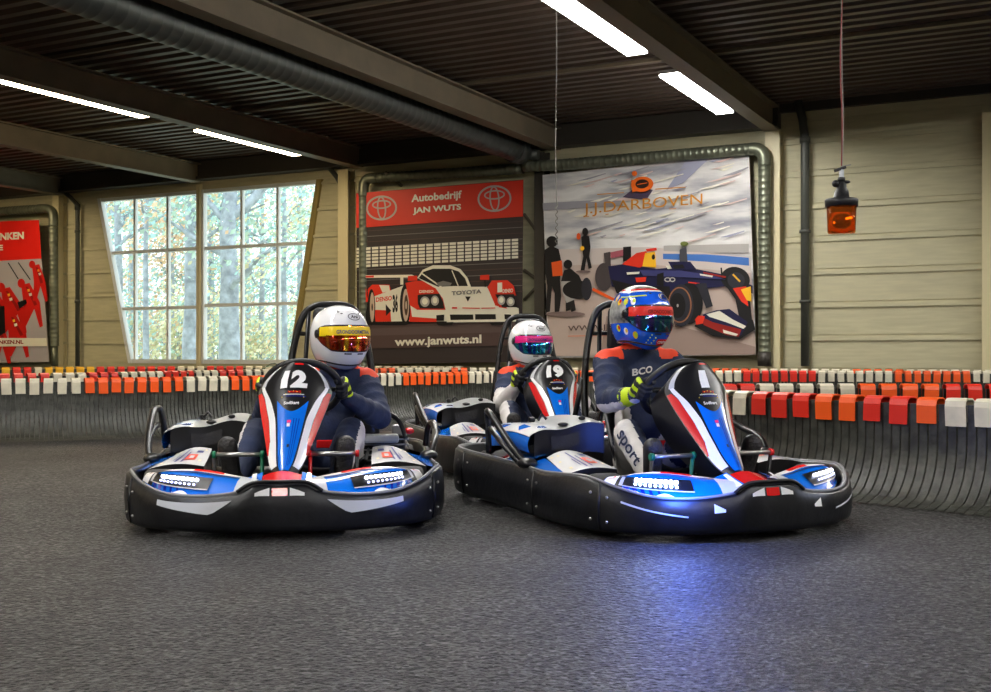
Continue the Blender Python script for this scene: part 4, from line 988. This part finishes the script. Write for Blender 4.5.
    mb.grid(lambda u, v: Rc(u * .92, 0) + Vector((0, .0, -.155 * v)), 15, 4, K_blk)
    mb.strip(lambda u, v: Rc(u, 0) + Vector((0, .004, v)), .3, .68, -.105, -.035, 6, 3, K_tyre)
    mb.grid(lambda u, v: Rc(0, u) + Vector((0, 0, -.25 * v)), 11, 2, K_blk); mb.grid(lambda u, v: Rc(u, 1) + Vector((0, 0, -.14 * v)), 11, 2, K_blk)
    mb.ell(Rc(.45, .1, .01), (.03, .03, .012), K_blk, 10); mb.ell(Rc(.2, .12, .01), (.02, .02, .012), K_blk, 10); mb.box(Rc(.62, .55, .02), (.035, .03, .03), K_blk, bev=.008)
    mb.tube([Rc(.5, .4, .02), Rc(.54, .44, .05), Rc(.6, .42, .02)], .008, K_blk, 6)
    mb.build('rear_wheel_cover', root, normals=False)
    mb = MB(); mb.box((-.50, -.42, .27), (.24, .28, .22), K_blk, bev=.03)
    for k in range(6): mb.box((-.50, -.42, .20 + k * .03), (.28, .3, .008), K_metal, bev=.002)
    mb.lathe([(.05, 0), (.055, .02), (.055, .1), (.04, .12)], K_blk, 16, 'Z', (-.42, -.30, .37)); mb.box((-.58, -.36, .40), (.07, .09, .06), K_metal, bev=.01)
    mb.tube(catmull([(-.44, -.34, .46), (-.5, -.28, .50), (-.58, -.24, .46), (-.62, -.2, .36)], 5), .014, K_blk); mb.ell((-.64, -.24, .40), (.03, .03, .02), K_red, 10)
    mb.box((-.47, -.22, .36), (.22, .1, .05), K_grey, bev=.015)
    mb.build('engine', root)
    # side loops of black tube at the rear corners
    for s in (1, -1):
        mb = MB()
        hh = .53 if s > 0 else .44
        mb.tube(catmull([(s * .74, .06, .27), (s * .775, -.06, .36), (s * .79, -.28, hh - .03), (s * .785, -.36, hh), (s * .76, -.42, hh - .03), (s * .745, -.44, .30)], 6), .018, K_tube)
        mb.tube(catmull([(s * .75, .0, .27), (s * .785, -.14, .36), (s * .785, -.28, .42), (s * .77, -.36, .44)], 5), .015, K_tube)
        mb.ell((s * .735, .03, .285), (.05, .07, .03), K_blk, 12)
        mb.build('side_guard_bar', root)
    # seat, hoop, headrest
    sx = -.19
    mb = MB(); prof = catmull([(.06, .22), (-.12, .13), (-.30, .115), (-.44, .17), (-.53, .36), (-.585, .58), (-.62, .78)], 4)if False else catmull([(.06, .22, 0), (-.12, .13, 0), (-.30, .115, 0), (-.44, .17, 0), (-.53, .36, 0), (-.585, .58, 0), (-.62, .76, 0)], 4)
    def seat(u, v):
        q = v * (len(prof) - 1); i = min(int(q), len(prof) - 2); p = prof[i].lerp(prof[i + 1], q - i); d = (prof[i + 1] - prof[i]).normalized()
        nx, nz = -d.y, d.x        # inward normal in the y,z plane
        if nz < 0 and v < .4: nx, nz = -nx, -nz
        a = 2 * u - 1; rise = .20 * abs(a) ** 3 * interp(v, [(0, .35), (.4, 1), (.75, .9), (1, .35)])
        inw = Vector((0, d.y, -d.x)) if False else Vector((0, -d.y, d.x))
        if inw.z < 0 or inw.y < -.2: inw = -inw
        inw = Vector((0, abs(d.y), abs(d.x)))
        return Vector((sx + a * interp(v, [(0, .19), (.5, .235), (.8, .24), (1, .17)]), p.x, p.y)) + inw * rise
    mb.grid(seat, 17, len(prof), K_seat); so = solid(mb.build('seat', root), .014)
    mb = MB(); mb.tube([seat(0, v / 14) for v in range(15)], .008, K_rim, 6); mb.tube([seat(1, v / 14) for v in range(15)], .008, K_rim, 6); mb.build('seat_edge', so)
    mb = MB()
    mb.tube(catmull([(sx + .25, -.50, .10), (sx + .26, -.56, .35), (sx + .255, -.61, .62), (sx + .22, -.64, .88), (sx + .17, -.65, 1.06), (sx + .10, -.65, 1.125), (sx, -.65, 1.135), (sx - .10, -.65, 1.125), (sx - .17, -.65, 1.06), (sx - .22, -.64, .88), (sx - .255, -.61, .62), (sx - .26, -.56, .35), (sx - .25, -.50, .10)], 5), .021, K_tube, 10)
    mb.tube([(sx + .2, -.645, .96), (sx - .2, -.645, .96)], .013, K_tube); mb.tube([(sx + .24, -.625, .72), (sx - .24, -.625, .72)], .013, K_tube)
    mb.tube([(sx + .13, -.65, 1.12), (sx + .17, -.60, .50)], .014, K_tube); mb.tube([(sx - .13, -.65, 1.12), (sx - .17, -.60, .50)], .014, K_tube)
    for s in (1, -1): mb.tube([(sx + s * .26, -.62, .7), (sx + s * .24, -.9, .15)], .016, K_tube)
    rb = mb.build('roll_hoop', root)
    mb = MB(); mb.box((sx, -.595, .985), (.21, .07, .26), mat('headrest_foam', rgb(26, 26, 30), .6), Matrix.Rotation(R(-4), 3, 'X'), bev=.03); mb.build('headrest', root)
    # steering wheel
    wc = Vector((-.06, .185, .652)); n = Vector((0, -.80, .60)); up = Vector((0, .6, .8)); X = Vector((1, 0, 0))
    mb = MB(); wr = lambda a: .185 * (1 - .10 * max(0, -math.sin(a)) ** 2)
    mb.tube([wc + X * wr(a) * 1.06 * math.cos(a) + up * wr(a) * math.sin(a) for a in [2 * math.pi * k / 40 for k in range(40)]], .0195, mat('wheel_grip', rgb(22, 22, 24), .55), 10, closed=True)
    st = mb.build('steering_wheel', root)
    mb = MB()
    for a in (R(0), R(180), R(270)): mb.tube([wc, wc + (X * math.cos(a) + up * math.sin(a)) * .175], [.022, .012], K_blk, 8)
    mb.tube([wc - n * .01, wc + n * .02], .05, K_blk, 16); mb.build('spokes', st)
    mb = MB(); mb.tube([wc, (-.03, .50, .20)], .014, K_metal); mb.build('steering_column', root)
    # pedals with their foot bars
    for s, x0, x1, m, y in ((1, .345, .115, K_green, .60), (-1, -.345, -.115, K_red, .60)):
        e = empty('pedal', ((x0 + x1) / 2, y, .08)); e.parent = root; h = abs(x0 - x1) / 2
        mb = MB(); mb.tube([(-h, 0, .27), (h, 0, .27)], .011, K_metal, 10); mb.build('foot_bar', e)
        mb = MB()
        for q in (-1, 1):
            mb.tube([(q * (h - .008), 0, .27), (q * (h + .01), 0, .27)], .018, m, 10); mb.tube([(q * h, 0, .27), (q * h * .98, -.02, .12), (q * h * .7, -.03, .0)], .010, m if q * s < 0 else K_blk, 8)
        mb.build('pedal_arm', e)
    return root
# ================================================================== DRIVERS (same local frame as their kart)
S_navy = mat('suit_navy', rgb(24, 36, 66), .75, noise_amt=.35, noise_scale=9, bump=.5, bump_scale=14)
S_white = mat('suit_white', rgb(206, 202, 200), .75, noise_amt=.12, noise_scale=9, bump=.5, bump_scale=14)
S_or = mat('suit_orange', rgb(232, 66, 24), .7, bump=.4, bump_scale=14)
S_blk = mat('glove_black', rgb(20, 22, 26), .6, bump=.2, bump_scale=40)
S_neon = mat('glove_neon', rgb(200, 226, 20), .55)
S_sole = mat('shoe_sole', rgb(40, 38, 38), .7, noise_amt=.3, noise_scale=30, bump=.6, bump_scale=60)
S_shoe = mat('shoe_black', rgb(26, 26, 30), .5)
S_grey = mat('sock_grey', rgb(140, 134, 128), .8)
def capsule(bm, a, b, ra, rb, n=14):
    a = Vector(a); b = Vector(b)
    for p, r in ((a, ra), (b, rb)):
        q = bmesh.ops.create_uvsphere(bm, u_segments=n, v_segments=n // 2 + 2, radius=r); bmesh.ops.translate(bm, vec=p, verts=q['verts'])
    d = b - a; L = d.length
    if L < 1e-5: return
    q = bmesh.ops.create_cone(bm, cap_ends=True, segments=n, radius1=ra, radius2=rb, depth=L)
    rot = Vector((0, 0, 1)).rotation_difference(d.normalized()).to_matrix().to_4x4()
    bmesh.ops.transform(bm, matrix=Matrix.Translation((a + b) / 2) @ rot, verts=q['verts'])
def ellip(bm, c, r, rot=None, n=18):
    q = bmesh.ops.create_uvsphere(bm, u_segments=n, v_segments=n // 2 + 3, radius=1); bmesh.ops.scale(bm, vec=r, verts=q['verts'])
    if rot is not None: bmesh.ops.transform(bm, matrix=rot.to_4x4(), verts=q['verts'])
    bmesh.ops.translate(bm, vec=Vector(c), verts=q['verts'])
def fuse(bm, name, voxel, smooth, parent, mats, zone):
    # join overlapping volumes into one continuous skin
    me = bpy.data.meshes.new(name); bm.to_mesh(me); bm.free(); o = bpy.data.objects.new(name, me); C.objects.link(o)
    m = o.modifiers.new('r', 'REMESH'); m.mode = 'VOXEL'; m.voxel_size = voxel
    s = o.modifiers.new('s', 'SMOOTH'); s.iterations = smooth; s.factor = .5
    bpy.context.view_layer.update()
    nm = bpy.data.meshes.new_from_object(o.evaluated_get(bpy.context.evaluated_depsgraph_get()))
    bpy.data.objects.remove(o); bpy.data.meshes.remove(me)
    nm.name = name; nm.materials.clear()
    for x in mats: nm.materials.append(x)
    for p in nm.polygons: p.use_smooth = True; p.material_index = zone(p.center, p.normal)
    o = bpy.data.objects.new(name, nm); C.objects.link(o); o.parent = parent; return o
def seg_d(p, a, b):
    ab = b - a; t = max(0, min(1, (p - a).dot(ab) / ab.length_squared)); return (p - (a + ab * t)).length, t

def make_driver(kart, style, hz, hx, helmet_yaw, label):
    root = empty('person', kart.location, kart.rotation_euler.z, label=label, cat='person', group='kart drivers')
    sx = -.17; hy = -.30; V = Vector
    sh = hz - .215               # shoulder height
    pel = V((sx, -.33, .235)); chest = V((sx * .9 + hx * .1, -.40, sh - .16)); neck = V((hx, -.34, sh + .04))
    Lh = V((-.06 - .19, .16, .632)); Rh = V((-.06 + .19, .16, .632))     # hands
    hands = {1: Rh, -1: Lh}
    shd = {s: V((sx * .75 + hx * .25 + s * .20, -.37, sh - .045)) for s in (1, -1)}
    elb = {1: V((sx + .335, -.15, sh - .245)), -1: V((sx - .30, -.13, sh - .235))}
    hip = {s: V((sx + s * .10, -.27, .22)) for s in (1, -1)}
    kne = {1: V((.185, .10, .425)), -1: V((-.315, .10, .425))}
    ank = {1: V((.245, .46, .20)), -1: V((-.245, .46, .20))}
    bm = bmesh.new()
    ellip(bm, pel, (.19, .15, .13)); ellip(bm, (pel + chest) / 2 + V((0, .01, 0)), (.165, .125, .2), Matrix.Rotation(R(10), 3, 'X')); ellip(bm, chest + V((0, .02, .02)), (.195, .125, .17), Matrix.Rotation(R(6), 3, 'X'))
    capsule(bm, shd[1], shd[-1], .078, .078); [capsule(bm, neck + V((0, -.01, -.03)), shd[s].lerp(neck, .2), .075, .07) for s in (1, -1)]; capsule(bm, chest + V((0, 0, .1)), neck, .10, .075); capsule(bm, neck, V((hx, -.31, hz - .06)), .075, .08)
    for s in (1, -1):
        capsule(bm, shd[s], elb[s], .088, .07); ellip(bm, shd[s], (.092, .09, .085))
        w = hands[s] + (elb[s] - hands[s]).normalized() * .07; capsule(bm, elb[s], w, .068, .045)
        capsule(bm, hip[s], kne[s], .105, .078); capsule(bm, kne[s], kne[s].lerp(ank[s], .35), .076, .07); capsule(bm, kne[s].lerp(ank[s], .35), ank[s], .07, .048)
        # soft folds of cloth round elbow and knee
        for t, r in ((.35, .093), (.6, .087), (.85, .08)): ellip(bm, shd[s].lerp(elb[s], t), (r, r, .03), (elb[s] - shd[s]).to_track_quat('Z', 'Y').to_matrix())
        for t, r in ((.2, .074), (.45, .067), (.7, .058)): ellip(bm, elb[s].lerp(w, t), (r, r, .022), (w - elb[s]).to_track_quat('Z', 'Y').to_matrix())
        for t, r in ((.35, .102), (.62, .094), (.86, .086)): ellip(bm, hip[s].lerp(kne[s], t), (r, r, .03), (kne[s] - hip[s]).to_track_quat('Z', 'Y').to_matrix())
        for t, r in ((.15, .082), (.4, .074), (.65, .066), (.88, .056)): ellip(bm, kne[s].lerp(ank[s], t), (r, r, .024), (ank[s] - kne[s]).to_track_quat('Z', 'Y').to_matrix())
    NA, WH, ORG = 0, 1, 2
    def zone(c, n):
        best = None
        for s in (1, -1):
            for nm, a, b in (('ua', shd[s], elb[s]), ('fa', elb[s], hands[s]), ('th', hip[s], kne[s]), ('sk', kne[s], ank[s])):
                d, t = seg_d(c, a, b)
                if best is None or d < best[0]: best = (d, nm, s, t)
        dt, tt = seg_d(c, pel, chest + V((0, 0, .12)))
        d, nm, s, t = best
        if (c - neck).length < .13 and c.z > neck.z - .005: return ORG
        if (nm == 'ua' or c.z > chest.z) and c.z > shd[1].z + .035 - .10 * (c.y + .37) and .115 < abs(c.x - neck.x) < .26 - .35 * max(0, c.y + .33) and c.y < -.29: return ORG
        if dt < d - .02 and abs(c.x - sx) < .15:
            if style == 'led' and abs(c.x - sx) > .115: return WH
            return NA
        if nm in ('ua', 'fa'):
            ax = (elb[s] - shd[s]) if nm == 'ua' else (hands[s] - elb[s])
            a0, b0 = (shd[s], elb[s]) if nm == 'ua' else (elb[s], hands[s]); off = c - (a0 + (b0 - a0) * t); under = off.z < -.022 or (nm == 'ua' and off.y < -.03 and t > .5)
            if style == 'led': return WH if (under and n.y > -2 and (nm == 'fa' or t > .45)) else NA
            if style == 'plain': return NA
            return WH if (nm == 'fa' or t > .65) else NA
        a0, b0 = (hip[s], kne[s]) if nm == 'th' else (kne[s], ank[s]); out = (c - (a0 + (b0 - a0) * t)).x * s / .08
        if style == 'led': return WH if (out > .05 or (nm == 'th' and t < .35)) else NA
        if style == 'plain': return WH if out > .62 else NA
        return NA if out < .3 else WH
    body = fuse(bm, 'racing_suit', .0115, 5, root, [S_navy, S_white, S_or], zone)
    # belt and zip details
    mb = MB(); mb.box(pel + V((0, .15, .10)), (.10, .02, .045), K_red, bev=.006); mb.box(chest + V((0, .138, -.06)), (.012, .01, .24), S_blk, Matrix.Rotation(R(6), 3, 'X')); mb.build('suit_fastening', root)
    if style == 'led':
        # lettering down the white thigh and on chest and sleeve
        mb = MB(); s = 1; ax = (kne[1] - hip[1]); 
        def th_(x, y):
            p = hip[1] + ax * (.38 + .66 * x); a = R(-18 + 46 * y); q = ax.normalized(); side = V((1, 0, 0)); side = (side - q * side.dot(q)).normalized(); upv = q.cross(side); upv = upv if upv.z > 0 else -upv
            return p + (side * math.cos(a) + upv * math.sin(a)) * (.108 - .026 * x)
        mb.text('maaren', lambda x, y: th_(x, y), S_navy, .02, 1)
        mb.build('thigh_lettering', root, normals=False); mb = MB()
        mb.text('BCO', lambda x, y: chest + V((.115 - .13 * x, .142 + .012 * math.sin(x * 3.1), .045 + .04 * y + .02 * x)), S_white, .03, 1)
        mb.build('chest_lettering', root, normals=False); mb = MB()
        sk = (ank[1] - kne[1])
        def sk_(x, y):
            p = kne[1] + sk * (.12 + .6 * x); q = sk.normalized(); side = V((1, 0, 0)); side = (side - q * side.dot(q)).normalized(); upv = q.cross(side); upv = upv if upv.y > 0 else -upv
            a = R(-5 + 55 * y); return p + (side * math.cos(a) + upv * math.sin(a)) * (.088 - .022 * x)
        mb.text('sport', sk_, S_navy, .02, 1)
        mb.build('shin_lettering', root, normals=False)
    # gloves: palm, four fingers curled round the rim, thumb
    for s in (1, -1):
        hc = hands[s]; bm = bmesh.new(); n = V((0, -.80, .60)); up = V((0, .6, .8)); X = V((1, 0, 0))
        rim = V((-.06, .185, .652)) + X * s * .195; rad = X * s
        pc = rim + n * .030 + rad * .020
        wri = hc + (elb[s] - hc).normalized() * .085
        ellip(bm, pc, (.024, .045, .046), None)
        capsule(bm, pc, wri, .034, .036); ellip(bm, pc + up * .01, (.03, .04, .045))
        for k, (l, r) in enumerate(((.95, .0125), (1.05, .0135), (1.0, .013), (.82, .0115))):
            o = up * (.040 - .026 * k); pts = []
            for a in (40, 5, -40, -85, -135):
                q = R(a) ; rr = .034 * (1 if a > -80 else l)
                pts.append(rim + o + n * rr * math.sin(q + .4) + rad * rr * math.cos(q + .4))
            for p0, p1 in zip(pts, pts[1:]): capsule(bm, p0, p1, r, r * .95, 8)
        tp = [pc + up * .03 - rad * .01, rim + up * .058 + n * .022 - rad * .012, rim + up * .072 - n * .006 - rad * .022, rim + up * .070 - n * .028 - rad * .018]
        for p0, p1, r in zip(tp, tp[1:], (.016, .0145, .013)): capsule(bm, p0, p1, r, r * .92, 8)
        def zone(c, nn):
            if (c - wri).length < .046: return 1 if style == 'led' else 0
            k = int(((c - rim).dot(up) + .07) / .026)
            return 1 if (c - rim).dot(rad) > .026 and k % 2 == 0 and (c - rim).dot(n) > .0 else 0
        fuse(bm, 'glove', .0055, 3, root, [S_blk, S_neon], zone)
        if style == 'led':
            bm = bmesh.new(); d = (elb[s] - hc).normalized(); capsule(bm, hc + d * .085, hc + d * .15, .046, .055)
            fuse(bm, 'glove_cuff', .008, 2, root, [S_neon], lambda c, n: 0)
    # shoes, toes up against the pedals
    for s in (1, -1):
        a = ank[s] + V((0, .03, 0)); heel = V((a.x + s * .015, .46, .15)); toe = V((a.x + s * .045, .52, .385))
        bm = bmesh.new(); capsule(bm, heel + V((0, -.02, 0)), heel + (toe - heel) * .45, .043, .046); capsule(bm, heel + (toe - heel) * .45, toe, .046, .050); capsule(bm, heel, ank[s], .045, .050)
        ax = (toe - heel).normalized()
        def zone(c, n): return 1 if n.y > .55 else 0
        fuse(bm, 'shoe', .009, 3, root, [S_shoe, S_sole], zone)
    # ---- helmet
    he = empty('helmet', (hx, hy, hz), helmet_yaw); he.parent = root
    def H(az, el, k=1.0):
        a, e = R(az), R(el); d = V((-math.sin(a) * math.cos(e), math.cos(a) * math.cos(e), math.sin(e)))
        front = max(0, math.cos(a)); rx, ry, rz = .160, .178, (.182 if e > 0 else .200); p = 2.25
        if e < 0: ry += .012 * front; rx -= .012 * math.sin(-e)
        if math.cos(a) > 0 and e > 0: ry -= .0
        r = (abs(d.x / rx) ** p + abs(d.y / ry) ** p + abs(d.z / rz) ** p) ** (-1 / p)
        q = d * r * k
        cut = -.185 + .04 * (1 - front) * 1.0
        if q.z < cut:
            q = V((q.x, q.y, cut + (q.z - cut) * .08))
        return q
    shell = {'led': mat('helmet_blue', rgb(22, 88, 214), .16, coat=1, noise_amt=.35, noise_scale=5), 'plain': mat('helmet_white', rgb(236, 236, 238), .16, coat=1), 'pink': mat('helmet_white', 0)if False else MATS.get('helmet_white') or mat('helmet_white', rgb(236, 236, 238), .16, coat=1)}[style]
    G = mat('helmet_gasket', rgb(18, 18, 22), .4)
    mb = MB(); mb.grid(lambda u, v: H(360 * u, -88 + 176 * v), 56, 36, shell, True, closeu=True)
    mb.face([H(360 * k / 56, -88) for k in range(56)], G); mb.face([H(360 * k / 56, 88) for k in range(56)], shell)
    # lower trim, vents
    mb.tube([H(az, interp(abs(((az + 180) % 360) - 180), [(0, -52), (90, -48), (180, -46)]), .995) for az in range(0, 360, 8)], .006, G, 6, closed=True)
    for a0, a1 in ((-20, -6), (6, 20)): mb.strip(lambda u, v: H(u, v, 1.012), a0, a1, -30, -27.5, 4, 2, G)
    for a0, e0 in ((-32, 48), (-24, 44), (24, 44), (32, 48)): mb.ell(H(a0, e0, 1.003), (.009, .006, .003), G, 8)
    if style == 'led':
        hg = mat('helmet_camo', rgb(34, 34, 34), .3, noise_amt=1, noise_scale=14, col2=rgb(190, 190, 185))
        mb.strip(lambda u, v: H(u, v, 1.004), -180, 180, 58, 87, 40, 8, hg)
        mb.strip(lambda u, v: H(u, v, 1.006), -150, 150, 53, 58, 40, 3, K_red); mb.strip(lambda u, v: H(u, v, 1.006), -150, 150, 49, 53, 40, 3, K_white)
        mb.strip(lambda u, v: H(u, v, 1.004), lambda v: -150, lambda v: -72 - .5 * (v - 8), -12, 32, 14, 8, hg); mb.strip(lambda u, v: H(u, v, 1.004), lambda v: 78, lambda v: 150, -12, 32, 14, 8, hg)
        mb.strip(lambda u, v: H(u, v, 1.006), -100, -34, 38, 40.5, 10, 2, S_neon)
        cols = [K_yel, S_neon, K_white, K_red]
        for k, (az, el) in enumerate(((-98, 30), (-80, 30), (-62, 29), (-112, 38), (-100, -22), (-80, -28), (-58, -34), (98, 30), (80, 30))):
            for q, (r, m_, kk) in enumerate(((7, cols[k % 3], 1.007), (4, cols[(k + 3) % 4], 1.010))):
                mb.face([H(az + r * .8 * math.cos(t) + q * 2, el + r * math.sin(t) + q, kk + .004) for t in [2 * math.pi * j / 14 for j in range(14)]], m_)
        mb.strip(lambda u, v: H(u, v, 1.008), lambda v: -12 + abs(v + 42) * .6, lambda v: 24 - abs(v + 42) * .6, -50, -38, 8, 5, K_red); mb.text('CONSTAR', lambda x, y: H(-8 + 28 * x, -46 + 5 * y, 1.018), K_white, .02, 1)
        for k in range(7): mb.ell(H(-34 + 3 * k, -46 + 5 * (k % 4), 1.004), (.004, .004, .004), S_neon, 6)
    mb.build('helmet_shell', he)
    vis = {'plain': ((250, 120, 10), (.95, .30, .05)), 'pink': ((10, 60, 190), (.05, .2, .8)), 'led': ((20, 60, 130), (.1, .3, .6))}[style]
    vm = bpy.data.materials.new('visor_' + style); vm.use_nodes = True; nt = vm.node_tree; b = nt.nodes['Principled BSDF']
    b.inputs['Metallic'].default_value = .85; b.inputs['Roughness'].default_value = .10; b.inputs['Coat Weight'].default_value = 1
    tc = nt.nodes.new('ShaderNodeTexCoord'); wv = nt.nodes.new('ShaderNodeTexNoise'); mp = nt.nodes.new('ShaderNodeMapping'); mp.inputs['Scale'].default_value = (14, 14, .6); wv.inputs['Scale'].default_value = 1
    nt.links.new(tc.outputs['Object'], mp.inputs[0]); nt.links.new(mp.outputs[0], wv.inputs['Vector'])
    cr = nt.nodes.new('ShaderNodeValToRGB'); e = cr.color_ramp.elements
    ramps = {'plain': [rgb(40, 120, 130), rgb(240, 190, 20), rgb(220, 60, 10), rgb(150, 30, 10), rgb(240, 150, 20)], 'pink': [rgb(20, 20, 90), rgb(20, 70, 210), rgb(30, 180, 200), rgb(20, 40, 150), rgb(90, 60, 190)], 'led': [rgb(40, 30, 50), rgb(20, 60, 120), rgb(20, 110, 110), rgb(60, 50, 130), rgb(120, 50, 120)]}[style]
    e[0].position = .3; e[0].color = ramps[0]; e[1].position = .7; e[1].color = ramps[4]
    for k in (1, 2, 3): q = e.new(.3 + .1 * k); q.color = ramps[k]
    nt.links.new(wv.outputs['Fac'], cr.inputs[0]); nt.links.new(cr.outputs[0], b.inputs['Base Color'])
    lo = lambda u: interp(abs(u), [(0, -24), (45, -23), (66, -12), (80, 0)]); hi = lambda u: interp(abs(u), [(0, 19), (60, 19), (74, 16), (84, 8)])
    mb = MB(); mb.grid(lambda u, v: H(-86 + 172 * u, lo(-86 + 172 * u) - 2.5 + (hi(-86 + 172 * u) - lo(-86 + 172 * u) + 5) * v, 1.008 + .0 * v), 40, 8, G); g_ = mb.build('visor_gasket', he, normals=False)
    mb = MB(); mb.grid(lambda u, v: H(-76 + 152 * u, lo(-76 + 152 * u) + (hi(-76 + 152 * u) - lo(-76 + 152 * u)) * v, 1.022 + .01 * math.sin(math.pi * v)), 40, 9, vm); vo = mb.build('visor', he)
    for az in (-78, 78): mb = MB(); mb.lathe([(.026, 0), (.024, .008), (.01, .012)], G, 16, 'X'); o = mb.build('visor_pivot', he); o.location = H(az, 6, 1.0) ; o.rotation_euler = (0, 0, R(180) if az > 0 else 0)
    sc = {'plain': mat('strip_yellow', rgb(250, 214, 10), .35), 'pink': mat('strip_pink', rgb(232, 24, 130), .35), 'led': mat('strip_red', rgb(236, 40, 26), .35)}[style]
    mb = MB(); mb.grid(lambda u, v: H(-70 + 140 * u, 1 + 17 * v, 1.036 + .004 * math.sin(math.pi * v)), 30, 4, sc)
    mb.text('GRONDOORMETAAL', lambda x, y: H(-34 + 68 * x, 5 + 6.5 * y, 1.047), K_ink if style != 'led' else REDD, .02, 1); mb.build('visor_strip', vo, normals=False)
    # oval maker's badge on the brow
    mb = MB(); a0 = {'plain': 4, 'pink': 6, 'led': 12}[style]; e0 = 37
    if style == 'led': mb.face([H(a0 + 17 * math.cos(t), e0 + 8 * math.sin(t), 1.010) for t in [2 * math.pi * j / 24 for j in range(24)]], K_white)
    def og(u, v): t = 2 * math.pi * u; return H(a0 + (15 - 1.8 * v) * math.cos(t), e0 + (7.5 - 1.2 * v) * math.sin(t), 1.014)
    mb.grid(og, 30, 2, G, False, closeu=True); mb.text('Arai', lambda x, y: H(a0 - 8.5 + 17 * x + 1.5 * y, e0 - 3.5 + 7.5 * y, 1.014), G, .03, 1); mb.build('helmet_badge', he, normals=False)
    return root
led_hot = mat('led_hot', (1, 1, 1, 1), .5, emit=(.55, .68, 1, 1), estr=130); led_hot2 = mat('led_hot_low', (1, 1, 1, 1), .5, emit=(.2, .35, 1, 1), estr=60)
led_n = mat('led_white', (1, 1, 1, 1), .5, emit=(.72, .78, 1, 1), estr=7); led_n2 = mat('led_low', (1, 1, 1, 1), .5, emit=(.45, .5, 1, 1), estr=2.5)
k12 = make_kart('12', -.97, 5.08, R(7), 'blue and white racing kart number 12 on the left', led_n, led_n2, led_n, led_n2)
k19 = make_kart('19', .56, 7.36, R(17), 'blue and white racing kart number 19, half hidden behind number 1', led_n, led_n2, led_n, led_n2)
k1 = make_kart('1', 1.245, 5.10, R(23.5), 'blue and white racing kart number 1 in front with a glaring blue headlight', led_hot, led_hot2, led_n, led_n2)
make_driver(k12, 'plain', .935, -.245, R(30), 'person in a white helmet with a yellow visor strip, driving kart 12')
make_driver(k19, 'pink', .915, -.11, R(8), 'person in a white helmet with a pink visor strip, driving kart 19')
make_driver(k1, 'led', 1.045, -.13, R(16), 'person in a blue patterned helmet with a red visor strip, driving kart 1')
# point lamps added in the air before the LEDs; kart 1's imitates blue glare
for k, s, pw in ((k1, 1, 11), (k1, -1, .25), (k12, 1, .2), (k12, -1, .2)):
    l = bpy.data.lights.new('headlight_glow', 'POINT'); l.energy = pw; l.color = (.06, .16, 1) if pw > 5 else (.6, .7, 1); l.shadow_soft_size = .05
    o = bpy.data.objects.new('headlight_glow', l); C.objects.link(o); o.parent = k; o.location = (s * .47, 1.06, .29); o.rotation_euler = (R(68), 0, R(180) * 0)
    o.rotation_euler = (R(-68) + R(180), 0, R(180)) if False else Vector((0, .9, -.45)).to_track_quat('-Z', 'Y').to_euler()

# ================================================================== WORLD, CAMERA
w = bpy.data.worlds.new('sky'); bpy.context.scene.world = w; w.use_nodes = True; nt = w.node_tree
bgn = nt.nodes['Background']; tc = nt.nodes.new('ShaderNodeTexCoord'); n = nt.nodes.new('ShaderNodeTexNoise'); n.inputs['Scale'].default_value = 3
cr = nt.nodes.new('ShaderNodeValToRGB'); cr.color_ramp.elements[0].position = .35; cr.color_ramp.elements[0].color = (.56, .70, .77, 1); cr.color_ramp.elements[1].position = .65; cr.color_ramp.elements[1].color = (.92, .96, .98, 1)
nt.links.new(tc.outputs['Generated'], n.inputs['Vector']); nt.links.new(n.outputs['Fac'], cr.inputs[0]); nt.links.new(cr.outputs[0], bgn.inputs[0]); bgn.inputs[1].default_value = 1.9
cam = bpy.data.cameras.new('camera'); cam.sensor_width = 36; cam.lens = F / 991 * 36; cam.shift_y = 6 / 991; cam.clip_end = 300
co = bpy.data.objects.new('camera', cam); C.objects.link(co); co.location = (0, 0, CH); co.rotation_euler = (R(90), 0, 0)
sc = bpy.context.scene; sc.camera = co
sc.view_settings.view_transform = 'Standard'; sc.view_settings.look = 'None'; sc.view_settings.exposure = .55; sc.view_settings.gamma = 1; sc.view_settings.use_curve_mapping = False
sc.cycles.use_denoising = True; sc.cycles.max_bounces = 6; sc.cycles.sample_clamp_indirect = 6
# true size: everything was laid out 15 % large
S = .87
bpy.context.view_layer.update()
for o in list(C.objects):
    if o.parent is None:
        o.location = o.location * S; o.scale = (S, S, S)
